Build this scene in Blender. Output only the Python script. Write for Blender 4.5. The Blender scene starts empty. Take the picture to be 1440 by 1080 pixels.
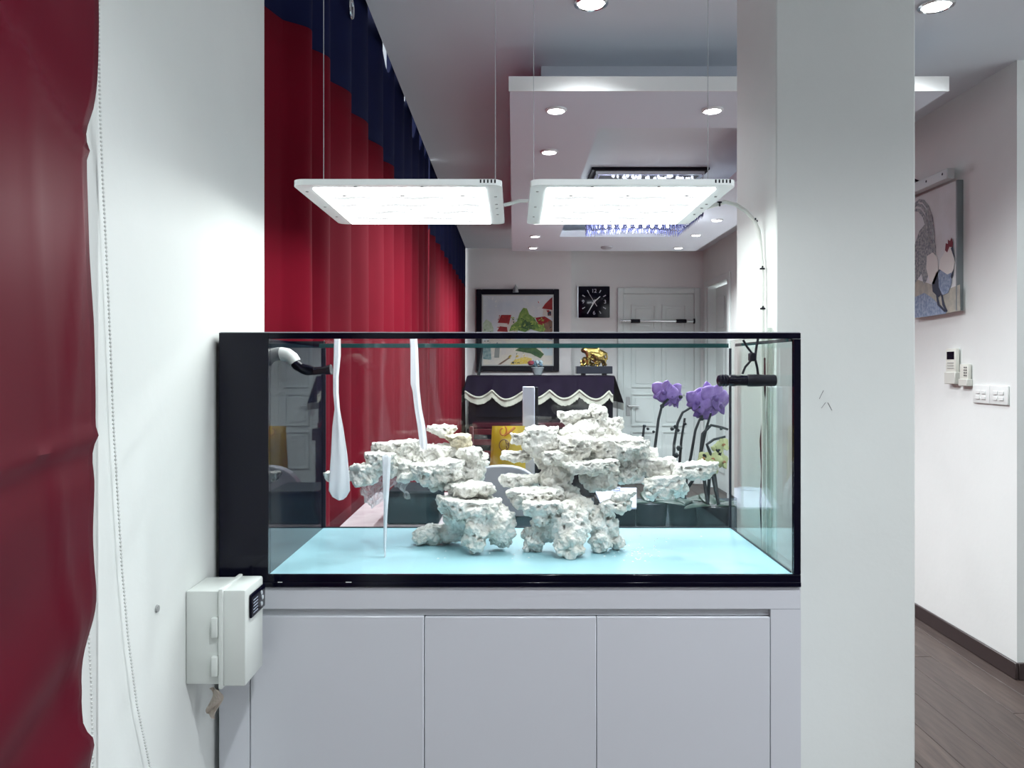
import bpy, bmesh, math, random
from mathutils import Vector, Matrix, noise, Euler

# ------------------------------------------------------------------ camera, world, exposure
S = bpy.context.scene
C = S.collection
HC = 1.38            # eye height
F = 1080.0           # focal length in pixels of the 1440 wide frame
VX, VY = 722.0, 515.0

cam_d = bpy.data.cameras.new('camera')
cam_d.sensor_width = 36.0
cam_d.lens = 27.0
cam_d.shift_x = -(VX - 720) / 1440.0
cam_d.shift_y = -(540 - VY) / 1440.0
cam_d.clip_start = 0.02
cam = bpy.data.objects.new('camera', cam_d)
C.objects.link(cam)
cam.location = (0, 0, HC)
cam.rotation_euler = (math.pi / 2, 0, 0)
S.camera = cam

w = bpy.data.worlds.new('daylight')
S.world = w
w.use_nodes = True
w.node_tree.nodes['Background'].inputs[0].default_value = (0.93, 0.97, 1.0, 1)
w.node_tree.nodes['Background'].inputs[1].default_value = 1.95

LAMP_E = 10.0          # radiance of the aquarium lamp diffusers
DOWN_W = 22.0          # watts of one downlight
S.view_settings.view_transform = 'Standard'
S.view_settings.look = 'None'
S.view_settings.gamma = 1.0
S.view_settings.use_curve_mapping = False
S.view_settings.exposure = 0.4
S.cycles.transparent_max_bounces = 24
S.cycles.max_bounces = 10

R = random.Random(7)
PI = math.pi

def at(px, py, Y):
    """point of the place seen at photo pixel (px,py) when it stands Y metres away"""
    return Vector(((px - VX) / F * Y, Y, HC - (py - VY) / F * Y))

# ------------------------------------------------------------------ materials
_M = {}
def mat(name, col=(0.8, 0.8, 0.8), rough=0.5, metal=0.0, var=0.0, scale=8.0, bump=0.0, bscale=40.0,
        emit=0.0, ecol=None, sheen=0.0, coat=0.0, spec=0.5, trans=0.0, stretch=None, col2=None, sss=0.0):
    if name in _M:
        return _M[name]
    m = bpy.data.materials.new(name)
    m.use_nodes = True
    nt = m.node_tree
    b = nt.nodes['Principled BSDF']
    b.inputs['Base Color'].default_value = (*col, 1)
    b.inputs['Roughness'].default_value = rough
    b.inputs['Metallic'].default_value = metal
    b.inputs['Sheen Weight'].default_value = sheen
    b.inputs['Coat Weight'].default_value = coat
    b.inputs['Specular IOR Level'].default_value = spec
    b.inputs['Transmission Weight'].default_value = trans
    if emit > 0:
        b.inputs['Emission Color'].default_value = (*(ecol or col), 1)
        b.inputs['Emission Strength'].default_value = emit
    tc = nt.nodes.new('ShaderNodeTexCoord')
    src = tc.outputs['Object']
    if stretch:
        mp = nt.nodes.new('ShaderNodeMapping')
        mp.inputs['Scale'].default_value = stretch
        nt.links.new(src, mp.inputs['Vector'])
        src = mp.outputs['Vector']
    if var > 0 or col2:
        n = nt.nodes.new('ShaderNodeTexNoise')
        n.inputs['Scale'].default_value = scale
        n.inputs['Detail'].default_value = 6
        nt.links.new(src, n.inputs['Vector'])
        mx = nt.nodes.new('ShaderNodeMix'); mx.data_type = 'RGBA'
        c2 = col2 or tuple(max(0, c * (1 - var)) for c in col)
        mx.inputs['A'].default_value = (*col, 1)
        mx.inputs['B'].default_value = (*c2, 1)
        cr = nt.nodes.new('ShaderNodeMapRange')
        cr.inputs['From Min'].default_value = 0.35
        cr.inputs['From Max'].default_value = 0.68
        nt.links.new(n.outputs['Fac'], cr.inputs['Value'])
        nt.links.new(cr.outputs['Result'], mx.inputs['Factor'])
        nt.links.new(mx.outputs['Result'], b.inputs['Base Color'])
    if bump > 0:
        n2 = nt.nodes.new('ShaderNodeTexNoise')
        n2.inputs['Scale'].default_value = bscale
        n2.inputs['Detail'].default_value = 5
        nt.links.new(src, n2.inputs['Vector'])
        bp = nt.nodes.new('ShaderNodeBump')
        bp.inputs['Strength'].default_value = bump
        bp.inputs['Distance'].default_value = 0.01
        nt.links.new(n2.outputs['Fac'], bp.inputs['Height'])
        nt.links.new(bp.outputs['Normal'], b.inputs['Normal'])
    _M[name] = m
    return m

def glass(name, tint=(0.97, 0.99, 0.985), r0=0.035, opaque=0.0, body=(0.8, 0.85, 0.85)):
    """thin clear pane: straight-through light plus Schlick mirror reflection"""
    if name in _M:
        return _M[name]
    m = bpy.data.materials.new(name)
    m.use_nodes = True
    nt = m.node_tree
    nt.nodes.clear()
    out = nt.nodes.new('ShaderNodeOutputMaterial')
    tr = nt.nodes.new('ShaderNodeBsdfTransparent'); tr.inputs[0].default_value = (*tint, 1)
    gl = nt.nodes.new('ShaderNodeBsdfGlossy'); gl.inputs['Roughness'].default_value = 0.0
    lw = nt.nodes.new('ShaderNodeLayerWeight'); lw.inputs[0].default_value = 0.5
    pw = nt.nodes.new('ShaderNodeMath'); pw.operation = 'POWER'; pw.inputs[1].default_value = 5.0
    ma = nt.nodes.new('ShaderNodeMath'); ma.operation = 'MULTIPLY_ADD'
    ma.inputs[1].default_value = 0.9 - r0; ma.inputs[2].default_value = r0
    mx = nt.nodes.new('ShaderNodeMixShader')
    nt.links.new(lw.outputs['Facing'], pw.inputs[0])
    nt.links.new(pw.outputs[0], ma.inputs[0])
    nt.links.new(ma.outputs[0], mx.inputs[0])
    base = tr.outputs[0]
    if opaque > 0:
        df = nt.nodes.new('ShaderNodeBsdfDiffuse'); df.inputs[0].default_value = (*body, 1)
        m0 = nt.nodes.new('ShaderNodeMixShader'); m0.inputs[0].default_value = opaque
        nt.links.new(tr.outputs[0], m0.inputs[1]); nt.links.new(df.outputs[0], m0.inputs[2])
        base = m0.outputs[0]
    nt.links.new(base, mx.inputs[1])
    nt.links.new(gl.outputs[0], mx.inputs[2])
    nt.links.new(mx.outputs[0], out.inputs[0])
    _M[name] = m
    return m

# ------------------------------------------------------------------ mesh builder
class MB:
    def __init__(self):
        self.v = []; self.f = []; self.smooth = False
    def add(self, vs, fs):
        o = len(self.v)
        self.v += [Vector(p) for p in vs]
        self.f += [tuple(o + i for i in f) for f in fs]
        return self
    def box(self, x0, x1, y0, y1, z0, z1, bev=0.0, seg=1):
        bm = bmesh.new()
        bmesh.ops.create_cube(bm, size=1)
        for v in bm.verts:
            v.co = Vector((x0 + (v.co.x + .5) * (x1 - x0), y0 + (v.co.y + .5) * (y1 - y0), z0 + (v.co.z + .5) * (z1 - z0)))
        if bev > 0:
            bmesh.ops.bevel(bm, geom=list(bm.edges), offset=bev, segments=seg, affect='EDGES', profile=0.5)
        return self._bm(bm)
    def _bm(self, bm):
        bm.verts.index_update()
        self.add([v.co.copy() for v in bm.verts], [[v.index for v in f.verts] for f in bm.faces])
        bm.free()
        return self
    def tube(self, pts, r, n=8, cap=True):
        pts = [Vector(p) for p in pts]
        rs = r if isinstance(r, (list, tuple)) else [r] * len(pts)
        base = len(self.v)
        up = Vector((0, 0, 1))
        prev = None
        for i, p in enumerate(pts):
            t = (pts[min(i + 1, len(pts) - 1)] - pts[max(i - 1, 0)]).normalized()
            if prev is None:
                a = t.cross(up)
                if a.length < 1e-3:
                    a = t.cross(Vector((1, 0, 0)))
            else:
                a = prev - t * prev.dot(t)
            a.normalize(); prev = a
            b = t.cross(a).normalized()
            for k in range(n):
                q = 2 * PI * k / n
                self.v.append(p + (a * math.cos(q) + b * math.sin(q)) * rs[i])
        for i in range(len(pts) - 1):
            for k in range(n):
                self.f.append((base + i * n + k, base + i * n + (k + 1) % n, base + (i + 1) * n + (k + 1) % n, base + (i + 1) * n + k))
        if cap:
            self.f.append(tuple(base + k for k in range(n - 1, -1, -1)))
            self.f.append(tuple(base + (len(pts) - 1) * n + k for k in range(n)))
        return self
    def lathe(self, c, prof, n=20, axis='z'):
        c = Vector(c); base = len(self.v)
        for (r, h) in prof:
            for k in range(n):
                q = 2 * PI * k / n
                x, y = r * math.cos(q), r * math.sin(q)
                if axis == 'z': p = Vector((x, y, h))
                elif axis == 'y': p = Vector((x, h, y))
                else: p = Vector((h, x, y))
                self.v.append(c + p)
        for i in range(len(prof) - 1):
            for k in range(n):
                self.f.append((base + i * n + k, base + i * n + (k + 1) % n, base + (i + 1) * n + (k + 1) % n, base + (i + 1) * n + k))
        self.f.append(tuple(base + k for k in range(n)))
        self.f.append(tuple(base + (len(prof) - 1) * n + k for k in range(n)))
        return self
    def ellipsoid(self, c, r, sub=2, rot=None, jitter=0.0, seed=0):
        bm = bmesh.new()
        bmesh.ops.create_icosphere(bm, subdivisions=sub, radius=1)
        rr = random.Random(seed)
        M = (rot or Euler((0, 0, 0))).to_matrix()
        for v in bm.verts:
            s = 1 + rr.uniform(-jitter, jitter)
            v.co = Vector(c) + M @ Vector((v.co.x * r[0] * s, v.co.y * r[1] * s, v.co.z * r[2] * s))
        return self._bm(bm)
    def prism(self, poly, a, b):
        """closed solid: poly given as 3-D points, extruded from offset vector a to b"""
        n = len(poly); a = Vector(a); b = Vector(b)
        vs = [Vector(p) + a for p in poly] + [Vector(p) + b for p in poly]
        fs = [tuple(range(n)), tuple(range(2 * n - 1, n - 1, -1))]
        fs += [(i, i + n, (i + 1) % n + n, (i + 1) % n) for i in range(n)]
        return self.add(vs, fs)
    def grid(self, fn, nu, nv, thick=None):
        base = len(self.v)
        for i in range(nu + 1):
            for j in range(nv + 1):
                self.v.append(Vector(fn(i / nu, j / nv)))
        for i in range(nu):
            for j in range(nv):
                a = base + i * (nv + 1) + j
                self.f.append((a, a + nv + 1, a + nv + 2, a + 1))
        return self
    def sm(self):
        self.smooth = True
        return self
    def build(self, name, material, parent=None, fix=True):
        return link_mesh(name, self.v, self.f, material, parent, self.smooth, fix)

def wloc(o):
    p = Vector((0, 0, 0))
    while o is not None:
        p = p + o.location
        o = o.parent
    return p

def link_mesh(name, vs, fs, material, parent=None, smooth=False, fix=True):
    xs = [v.x for v in vs]; ys = [v.y for v in vs]; zs = [v.z for v in vs]
    org = Vector(((min(xs) + max(xs)) / 2, (min(ys) + max(ys)) / 2, min(zs)))
    me = bpy.data.meshes.new(name)
    me.from_pydata([tuple(v - org) for v in vs], [], fs)
    if fix:
        bm = bmesh.new(); bm.from_mesh(me)
        bmesh.ops.recalc_face_normals(bm, faces=bm.faces)
        bm.to_mesh(me); bm.free()
    if smooth:
        for p in me.polygons: p.use_smooth = True
        try:
            me.set_sharp_from_angle(angle=math.radians(40))
        except Exception:
            pass
    me.materials.append(material)
    o = bpy.data.objects.new(name, me)
    C.objects.link(o)
    if parent is not None:
        o.parent = parent
        o.location = org - wloc(parent)
    else:
        o.location = org
    return o

def tag(o, label, cat, group=None, kind=None):
    o['label'] = label; o['category'] = cat
    if group: o['group'] = group
    if kind: o['kind'] = kind
    return o
def thing(name, label, cat, loc, group=None):
    o = bpy.data.objects.new(name, None)
    o.empty_display_size = 0.05
    C.objects.link(o)
    o.location = loc
    return tag(o, label, cat, group)
def struct(o):
    o['kind'] = 'structure'
    return o
def box(name, m, b, parent=None, bev=0.0, seg=1):
    mb = MB().box(*b, bev=bev, seg=seg)
    if bev > 0: mb.sm()
    return mb.build(name, m, parent)
def copy_tree(o, parent=None):
    c = o.copy(); C.objects.link(c)
    if parent is not None: c.parent = parent
    for ch in list(o.children):
        copy_tree(ch, c)
    return c

# ------------------------------------------------------------------ palette
wall_m = mat('wall_paint', (0.80, 0.83, 0.81), 0.55, var=0.05, scale=2.5, bump=0.06, bscale=35)
wallb_m = mat('wall_paint_back', (0.82, 0.82, 0.82), 0.6, var=0.05, scale=2.0)
wallp_m = mat('wall_paint_feature', (0.86, 0.84, 0.84), 0.6, var=0.03, scale=2.0)
ceil_m = mat('ceiling_paint', (0.77, 0.82, 0.87), 0.8, var=0.03, scale=1.5)
drop_m = mat('dropped_ceiling_paint', (0.76, 0.81, 0.89), 0.7)
edge_m = mat('ceiling_edge_paint', (0.84, 0.86, 0.85), 0.6)
white_m = mat('white_plastic', (0.80, 0.83, 0.81), 0.35)
cab_m = mat('lacquered_white', (0.72, 0.745, 0.80), 0.22, var=0.02, scale=2, coat=0.3)
black_m = mat('black_gloss', (0.003, 0.003, 0.011), 0.12, spec=.25)
blackm_m = mat('black_matte', (0.006, 0.006, 0.013), 0.5, spec=.2)
chrome_m = mat('chrome', (0.75, 0.77, 0.78), 0.15, metal=1)
steel_m = mat('brushed_steel', (0.55, 0.57, 0.58), 0.35, metal=1)
red_m = mat('red_satin', (0.095, 0.0008, 0.011), 0.45, var=0.12, scale=5, spec=.3)
redc_m = mat('red_curtain_cloth', (0.145, 0.0012, 0.011), 0.8, var=0.12, scale=6, spec=.1, bump=0.03, bscale=400)
navy_m = mat('navy_curtain_cloth', (0.006, 0.009, 0.045), 0.8, spec=.1, var=0.2, scale=6)
door_m = mat('door_white', (0.72, 0.78, 0.77), 0.4)
wood_m = mat('floor_wood', (0.085, 0.060, 0.050), 0.45, col2=(0.045, 0.030, 0.026), scale=5, stretch=(9, 0.9, 1), bump=0.05, bscale=30)
wood2_m = mat('floor_wood_dark', (0.070, 0.049, 0.042), 0.45, col2=(0.038, 0.025, 0.022), scale=6, stretch=(9, 0.9, 1), bump=0.05, bscale=30)
skirt_m = mat('baseboard_wood', (0.035, 0.022, 0.022), 0.35)

# ------------------------------------------------------------------ the setting
CEIL = 2.73
WR = 2.22            # right wall plane
WL = -0.62           # left wall plane
ZB = 9.0             # back wall
# floor with planks
fl = struct(box('floor', skirt_m, (-1.2, 4.3, -3.1, 9.2, -0.06, -0.012)))
pw, pl = 0.145, 1.21
plank_meshes = []
for mm in (wood_m, wood2_m):
    b0 = MB().box(-pw / 2 + .0012, pw / 2 - .0012, -pl / 2 + .0015, pl / 2 - .0015, 0, 0.012, bev=.0015)
    me = bpy.data.meshes.new('plank')
    me.from_pydata([tuple(v) for v in b0.v], [], b0.f)
    me.materials.append(mm)
    plank_meshes.append(me)
i = 0
x = -0.55
while x < 4.1:
    off = R.uniform(0, pl)
    y = 1.3 + off
    ymax = 9.0 if x < WR else 3.6
    ymin = 1.3
    while y - pl / 2 < ymax - .2:
        if i < 290:
            o = bpy.data.objects.new('plank', plank_meshes[R.randrange(2)])
            C.objects.link(o)
            o.parent = fl
            o.location = Vector((x, y, -0.012)) - wloc(fl)
            i += 1
        y += pl
    x += pw
# ceiling
CE = -0.545           # edge of the curtain recess in the ceiling
struct(box('ceiling', ceil_m, (CE, 4.3, -3.1, 9.2, CEIL, CEIL + 0.1)))
struct(box('ceiling_near', ceil_m, (-1.0, CE - .0005, -3.1, 1.913, CEIL, CEIL + 0.1)))
struct(box('ceiling_recess', ceil_m, (-1.0, CE - .0005, 1.9135, 9.2, CEIL + .2, CEIL + 0.3)))
struct(box('wall_rear', mat('wall_paint_rear', (.22, .20, .20), .6, var=.1, scale=2), (-.86, 4.2, -3.1, -3.0, -.012, CEIL)))
struct(box('wall_side', wallb_m, (4.2, 4.3, -3.1, -2.4, -.012, CEIL)))
struct(box('wall_side_far', wallb_m, (4.2, 4.3, 2.8, 3.65, -.012, CEIL)))
struct(box('wall_side_under_window', wallb_m, (4.2, 4.3, -2.399, 2.799, -.012, .35)))
struct(box('wall_side_over_window', wallb_m, (4.2, 4.3, -2.399, 2.799, 2.6, CEIL)))
struct(box('wall_left_rear', wallb_m, (-.86, -.70, -3.0, -.601, .3505, CEIL)))
# back walls
struct(box('wall_back', wallb_m, (-1.0, 2.6, ZB, ZB + .15, 0, CEIL + .2)))
struct(box('wall_feature', wallp_m, (-0.95, at(803, 0, 8.8).x, 8.8, ZB - .001, 0, CEIL)))
# right wall with a corner towards the camera; opening for the side door
struct(box('wall_right', wall_m, (WR, WR + .18, 3.386, 7.90, 0, CEIL)))
struct(box('wall_right_far', wall_m, (WR, WR + .18, 8.80, ZB - .002, 0, CEIL)))
struct(box('wall_right_over_door', wall_m, (WR, WR + .18, 7.901, 8.799, 2.30, CEIL)))
struct(box('wall_right_return', wall_m, (WR + .181, 4.2, 3.386, 3.65, 0, CEIL)))
struct(box('baseboard_right', skirt_m, (WR - .014, WR - .0005, 3.374, 7.85, 0.0005, 0.075), bev=.003))
struct(box('baseboard_return', skirt_m, (WR, 4.1, 3.372, 3.3855, 0.0005, 0.075), bev=.003))
# right pillar
PX0, PX1, PY0, PY1 = 0.607, 0.929, 1.775, 2.088
pil = struct(box('wall_pillar', wall_m, (PX0, PX1, PY0, PY1, 0, CEIL - .001), bev=.003))
mark_m = mat('pencil_mark', (0.25, 0.25, 0.25), 0.8)
for (ax, ay, bx_, by_) in ((1152, 561, 1158, 549), (1155, 574, 1161, 566), (1164, 566, 1170, 577)):
    a, b = at(ax, ay, PY0 - .0006), at(bx_, by_, PY0 - .0006)
    MB().tube([a, b], .0006, 5).build('wall_mark', mark_m, pil)
# left pier between the two windows, lower wall, lintel
struct(box('wall_left', wall_m, (-0.86, WL, 1.145, 1.913, 0, CEIL - .001), bev=.002))
struct(box('wall_left_under_window', wall_m, (-0.86, -0.70, 1.914, 8.79, 0, 0.80)))
struct(box('wall_left_near', wall_m, (-0.86, -0.70, -3.0, 1.144, 0, 0.35)))
pane_m = glass('window_pane', (0.97, 0.98, 0.98))
frame_m = mat('window_frame_white', (0.8, 0.8, 0.8), 0.4)
def window(name, y0, y1, z0, z1, n):
    mb = MB()
    mb.box(-.82, -.77, y0, y1, z0, z0 + .05).box(-.82, -.77, y0, y1, z1 - .05, z1)
    mb.box(-.82, -.77, y0, y0 + .05, z0 + .05, z1 - .05).box(-.82, -.77, y1 - .05, y1, z0 + .05, z1 - .05)
    o = struct(mb.build(name, frame_m))
    d = (y1 - y0 - .1) / n
    for k in range(n):
        a = y0 + .05 + k * d
        box('pane', pane_m, (-.800, -.792, a, a + d, z0 + .05, z1 - .05), o)
        if k:
            box('mullion', frame_m, (-.82, -.77, a - .02, a + .02, z0 + .05, z1 - .05), o)
    return o
window('window_1', -.6, 1.143, .352, CEIL - .002, 2)
window('window_2', 1.916, 8.78, .802, CEIL + .198, 6)

mb = MB()
mb.box(4.22, 4.27, -2.398, 2.798, .351, .40).box(4.22, 4.27, -2.398, 2.798, 2.55, 2.599)
for k in range(5):
    y_ = -2.398 + k * 5.146 / 4
    mb.box(4.22, 4.27, y_, y_ + .05, .40, 2.55)
w3 = struct(mb.build('window_added', frame_m))  # unseen window, added to bring daylight onto front faces and ceilings
for k in range(4):
    y_ = -2.348 + k * 5.146 / 4
    box('pane', pane_m, (4.24, 4.248, y_, y_ + 1.236, .40, 2.55), w3)

# dropped ceiling box with a rectangular opening
DZ = 2.50; DT = .058
DX0, DX1, DY0, DY1 = -0.015, 1.77, 3.13, 7.47
OX0, OX1, OY0, OY1 = 0.40, 1.35, 3.61, 6.65
d = MB()
d.box(DX0, DX1, DY0, OY0, DZ, DZ + DT).box(DX0, DX1, OY1, DY1, DZ, DZ + DT)
d.box(DX0, OX0, OY0, OY1, DZ, DZ + DT).box(OX1, DX1, OY0, OY1, DZ, DZ + DT)
dc = struct(d.build('ceiling_dropped', drop_m))
e = MB()
e.box(DX0 - .004, DX1 + .004, DY0 - .004, DY0 - .0003, DZ, DZ + DT + .002)
e.build('edge_board', edge_m, dc)
nk = MB()
NX0, NX1, NY0, NY1 = .125, 1.63, 3.455, 7.15
t = .04
nk.box(NX0, NX1, NY0, NY0 + t, DZ + DT, CEIL).box(NX0, NX1, NY1 - t, NY1, DZ + DT, CEIL)
nk.box(NX0, NX0 + t, NY0 + t, NY1 - t, DZ + DT, CEIL).box(NX1 - t, NX1, NY0 + t, NY1 - t, DZ + DT, CEIL)
nk.build('neck_board', drop_m, dc)

# ------------------------------------------------------------------ doors
def panel_door(parent_name, fx0, fx1, ztop, yface, flip=None):
    """door in the back wall: casing, leaf and six raised panels"""
    mb = MB()
    c = .07
    mb.box(fx0, fx0 + c, yface - .03, yface, 0, ztop, bev=.006)
    mb.box(fx1 - c, fx1, yface - .03, yface, 0, ztop, bev=.006)
    mb.box(fx0 + c, fx1 - c, yface - .03, yface, ztop - c, ztop, bev=.006)
    fr = mb.build(parent_name, door_m)
    struct(fr)
    lx0, lx1, lz = fx0 + c + .004, fx1 - c - .004, ztop - c - .006
    leaf = box('door_leaf', door_m, (lx0, lx1, yface - .012, yface - .001, .01, lz), fr)
    wd = lx1 - lx0
    for (z0, z1) in ((.18, .62), (.68, 1.06), (1.13, 1.62), (1.80, lz - .12)):
        for k in range(2):
            a = lx0 + wd * (.11 if k == 0 else .545); b = a + wd * .345
            mb = MB()
            g = .016
            mb.box(a, b, yface - .028, yface - .012, z0, z0 + g).box(a, b, yface - .028, yface - .012, z1 - g, z1)
            mb.box(a, a + g, yface - .028, yface - .012, z0 + g, z1 - g).box(b - g, b, yface - .028, yface - .012, z0 + g, z1 - g)
            mb.build('panel_moulding', door_m, leaf)
            box('door_panel', door_m, (a + .045, b - .045, yface - .020, yface - .012, z0 + .045, z1 - .045), leaf, bev=.006)
    hp = box('handle_plate', steel_m, (lx0 + .025, lx0 + .075, yface - .020, yface - .012, .80, 1.02), leaf, bev=.003)
    MB().tube([(lx0 + .05, yface - .02, .915), (lx0 + .05, yface - .06, .915), (lx0 + .17, yface - .065, .915)], .011, 8).sm().build('lever', mat('lever_grey', (.55, .57, .57), .5, metal=.3), hp)
    return fr
d1 = panel_door('door_1', at(868, 0, ZB).x, at(984, 0, ZB).x, 2.297, ZB - .001)
# side door in the right wall
mb = MB()
mb.box(WR - .025, WR - .0005, 7.83, 7.90, 0, 2.35, bev=.005).box(WR - .025, WR - .0005, 8.80, 8.87, 0, 2.35, bev=.005)
mb.box(WR - .025, WR - .0005, 7.90, 8.80, 2.28, 2.35, bev=.005)
mb.box(WR, WR + .10, 8.765, 8.799, 0, 2.28).box(WR, WR + .10, 7.901, 7.935, 0, 2.28)
d2 = struct(mb.build('door_2', door_m))
leaf = box('door_leaf', door_m, (WR + .09, WR + .13, 7.94, 8.76, .01, 2.27), d2)
for (z0, z1) in ((.2, .95), (1.1, 1.6), (1.8, 2.15)):
    for (y0, y1) in ((8.02, 8.30), (8.40, 8.68)):
        box('door_panel', door_m, (WR + .08, WR + .09, y0, y1, z0, z1), leaf, bev=.006)

# ------------------------------------------------------------------ near red curtain (left edge of the picture)
def edge_y(z):
    pts = [(0.0, 1.02), (.6, 1.0), (.86, 1.005), (.89, 1.003), (.915, .985), (1.0, 1.010), (1.07, 1.022), (1.13, 1.03), (1.25, 1.034),
           (1.34, 1.034), (1.44, 1.030), (1.53, 1.02), (1.63, 1.014), (1.67, 1.015), (1.72, 1.03), (1.85, 1.034), (2.8, 1.036)]
    for k in range(len(pts) - 1):
        if pts[k][0] <= z <= pts[k + 1][0]:
            q = (z - pts[k][0]) / (pts[k + 1][0] - pts[k][0])
            return pts[k][1] * (1 - q) + pts[k + 1][1] * q
    return pts[-1][1]
def near_curtain(u, v):
    z = .02 + v * (CEIL - .05)
    y1 = edge_y(z)
    y = .30 + u * (y1 - .30)
    x = -.560 + .006 * math.sin(y * 9 + z * 1.3) + .003 * math.sin(z * 5 + y * 4)
    x += .004 * u ** 6
    def ridge(c, wdt, h):
        return h * math.exp(-(c / wdt) ** 2)
    # packing creases crossing the satin
    x += ridge(z - (1.665 + (1.02 - y) * .52), .009, .006) - ridge(z - (1.700 + (1.02 - y) * .55), .04, .007)
    x += ridge(z - (1.285 - (1.02 - y) * .10), .009, .005) - ridge(z - (1.255 - (1.02 - y) * .10), .022, .004)
    x += ridge(z - (1.065 - (1.02 - y) * .40), .05, .010) - ridge(z - (1.0 - (1.02 - y) * .40), .04, .006)
    x += ridge(z - (.90 - (1.02 - y) * .30), .03, .010)
    x += .004 * math.exp(-((y - (.965 - .12 * (z - 1.1))) / .014) ** 2) * (1 if .95 < z < 1.25 else .3)
    x += .005 * math.exp(-((y - (.985 + .12 * (z - 1.4))) / .012) ** 2 - ((z - 1.42) / .12) ** 2)
    x += .006 * noise.noise(Vector((y * 6, z * 4, 1.7)))
    return (x, y, z)
cu = MB().grid(near_curtain, 60, 220).sm().build('curtain', red_m, fix=False)
red_m.node_tree.nodes['Principled BSDF'].inputs['Specular Tint'].default_value = (1, .25, .32, 1)
tag(cu, 'dark red satin curtain with packing creases at the left edge, nearest the viewer', 'curtain')
sol = cu.modifiers.new('thickness', 'SOLIDIFY'); sol.thickness = .002

# roller blind behind it
blind_m = mat('blind_fabric', (0.86, 0.86, 0.87), 0.7)
rb = thing('roller_blind', 'white roller blind behind the near red satin curtain', 'blind', (-.70, .72, .6))
MB().grid(lambda u, v: (-.690 + .004 * math.sin(u * 9), -.4 + u * 1.46, .62 + v * 2.05), 10, 10).build('fabric', blind_m, rb)
MB().tube([(-.70, -.4, 2.69), (-.70, 1.06, 2.69)], .02, 12).sm().build('roller_tube', frame_m, rb)
MB().box(-.697, -.683, -.4, 1.06, .60, .625, bev=.003).build('bottom_bar', frame_m, rb)

def bead_chain(name, label, pts, parent=None):
    cum = [0]
    P = [Vector(p) for p in pts]
    for k in range(1, len(P)):
        cum.append(cum[-1] + (P[k] - P[k - 1]).length)
    n = int(cum[-1] / .0062)
    mb = MB(); cord = []
    for i in range(n):
        s = i * .0062
        for k in range(1, len(P)):
            if s <= cum[k]:
                q = (s - cum[k - 1]) / max(1e-6, cum[k] - cum[k - 1])
                p = P[k - 1].lerp(P[k], q); break
        mb.ellipsoid(p, (.0022,) * 3, sub=1)
        cord.append(p)
    t = thing(name, label, 'chain', P[-1])
    b = mb.sm().build('beads', mat('bead_plastic', (0.62, 0.64, 0.62), 0.4), t)
    b['kind'] = 'stuff'
    MB().tube(cord[::4], .0007, 4).build('cord', white_m, t)
    return t
pts = []
for (px, py) in ((136, -260), (136, 50), (138, 160), (142, 260), (147, 360), (152, 470), (157, 600), (163, 700), (169, 800), (178, 900), (190, 990), (210, 1085), (222, 1130)):
    Y = .612 * F / (VX - px)
    pts.append(at(px, py, Y) + Vector((.003, 0, 0)))
bead_chain('blind_chain', 'long white bead chain hanging down the white wall beside the red curtain', pts)
bead_chain('blind_chain', 'short white bead chain behind the lower edge of the near red curtain',
           [at(124, 880, 1.128), at(128, 960, 1.126), at(130, 1040, 1.125), at(131, 1140, 1.125)])

# ------------------------------------------------------------------ long red and navy curtains
crest1 = [2.125, 2.32, 2.62, 2.94, 3.27, 3.58, 3.90, 4.22, 4.52, 4.80, 5.02]
def fold_x(y, crests, xin=-.556, xout=-.64):
    if y <= crests[0]:
        if crests is not crest1: return xin
        if y < 2.066: return -.660 + (.046) * (y - 1.93) / .136
        return -.614 + (xin + .614) * math.sin((y - 2.066) / (crests[0] - 2.066) * PI / 2)
    for k in range(len(crests) - 1):
        a, b = crests[k], crests[k + 1]
        if a <= y <= b:
            q = (y - a) / (b - a)
            # soft crest, quick turn away behind it, slow return
            s = math.cos(PI * min(1, q / .42)) if q < .42 else -math.cos(PI * (q - .42) / .58)
            return (xin + xout) / 2 + (xin - xout) / 2 * s
    return xin
def long_curtain(name, label, y0, y1, crests, xin, band, group='red and navy curtains along the window wall'):
    t = thing(name, label, 'curtain', ((xin - .04), (y0 + y1) / 2, .02), group)
    n = int((y1 - y0) / .012)
    def fn(za, zb, topwave):
        def f(u, v):
            y = y0 + u * (y1 - y0)
            z = za + v * (zb - za)
            x = fold_x(y, crests, xin, xin - .055)
            x += .006 * noise.noise(Vector((y * 7, z * .8, 3.0)))
            if topwave:
                # header sags at a few hooks, showing daylight
                z -= v * max([0] + [g_[1] * math.exp(-((y - g_[0]) / .05) ** 2) for g_ in ((3.51, .20), (4.13, .12), (4.44, .22), (4.72, .22), (4.95, .21))])
            return (x, y, z)
        return f
    a = MB().grid(fn(.02, band, False), n, 24).sm().build('red_panel', redc_m, t, fix=False)
    b = MB().grid(fn(band, CEIL + .19, True), n, 10).sm().build('navy_heading', navy_m, t, fix=False)
    for o in (a, b):
        s = o.modifiers.new('thickness', 'SOLIDIFY'); s.thickness = .0025
    a['label'] = 'red cloth'; b['label'] = 'navy blue band at the top'
    return t
lc = long_curtain('long_curtain', 'long red curtain with navy heading beside the left aquarium lamp', 1.93, 5.02, crest1, -.556, 2.31)
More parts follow.
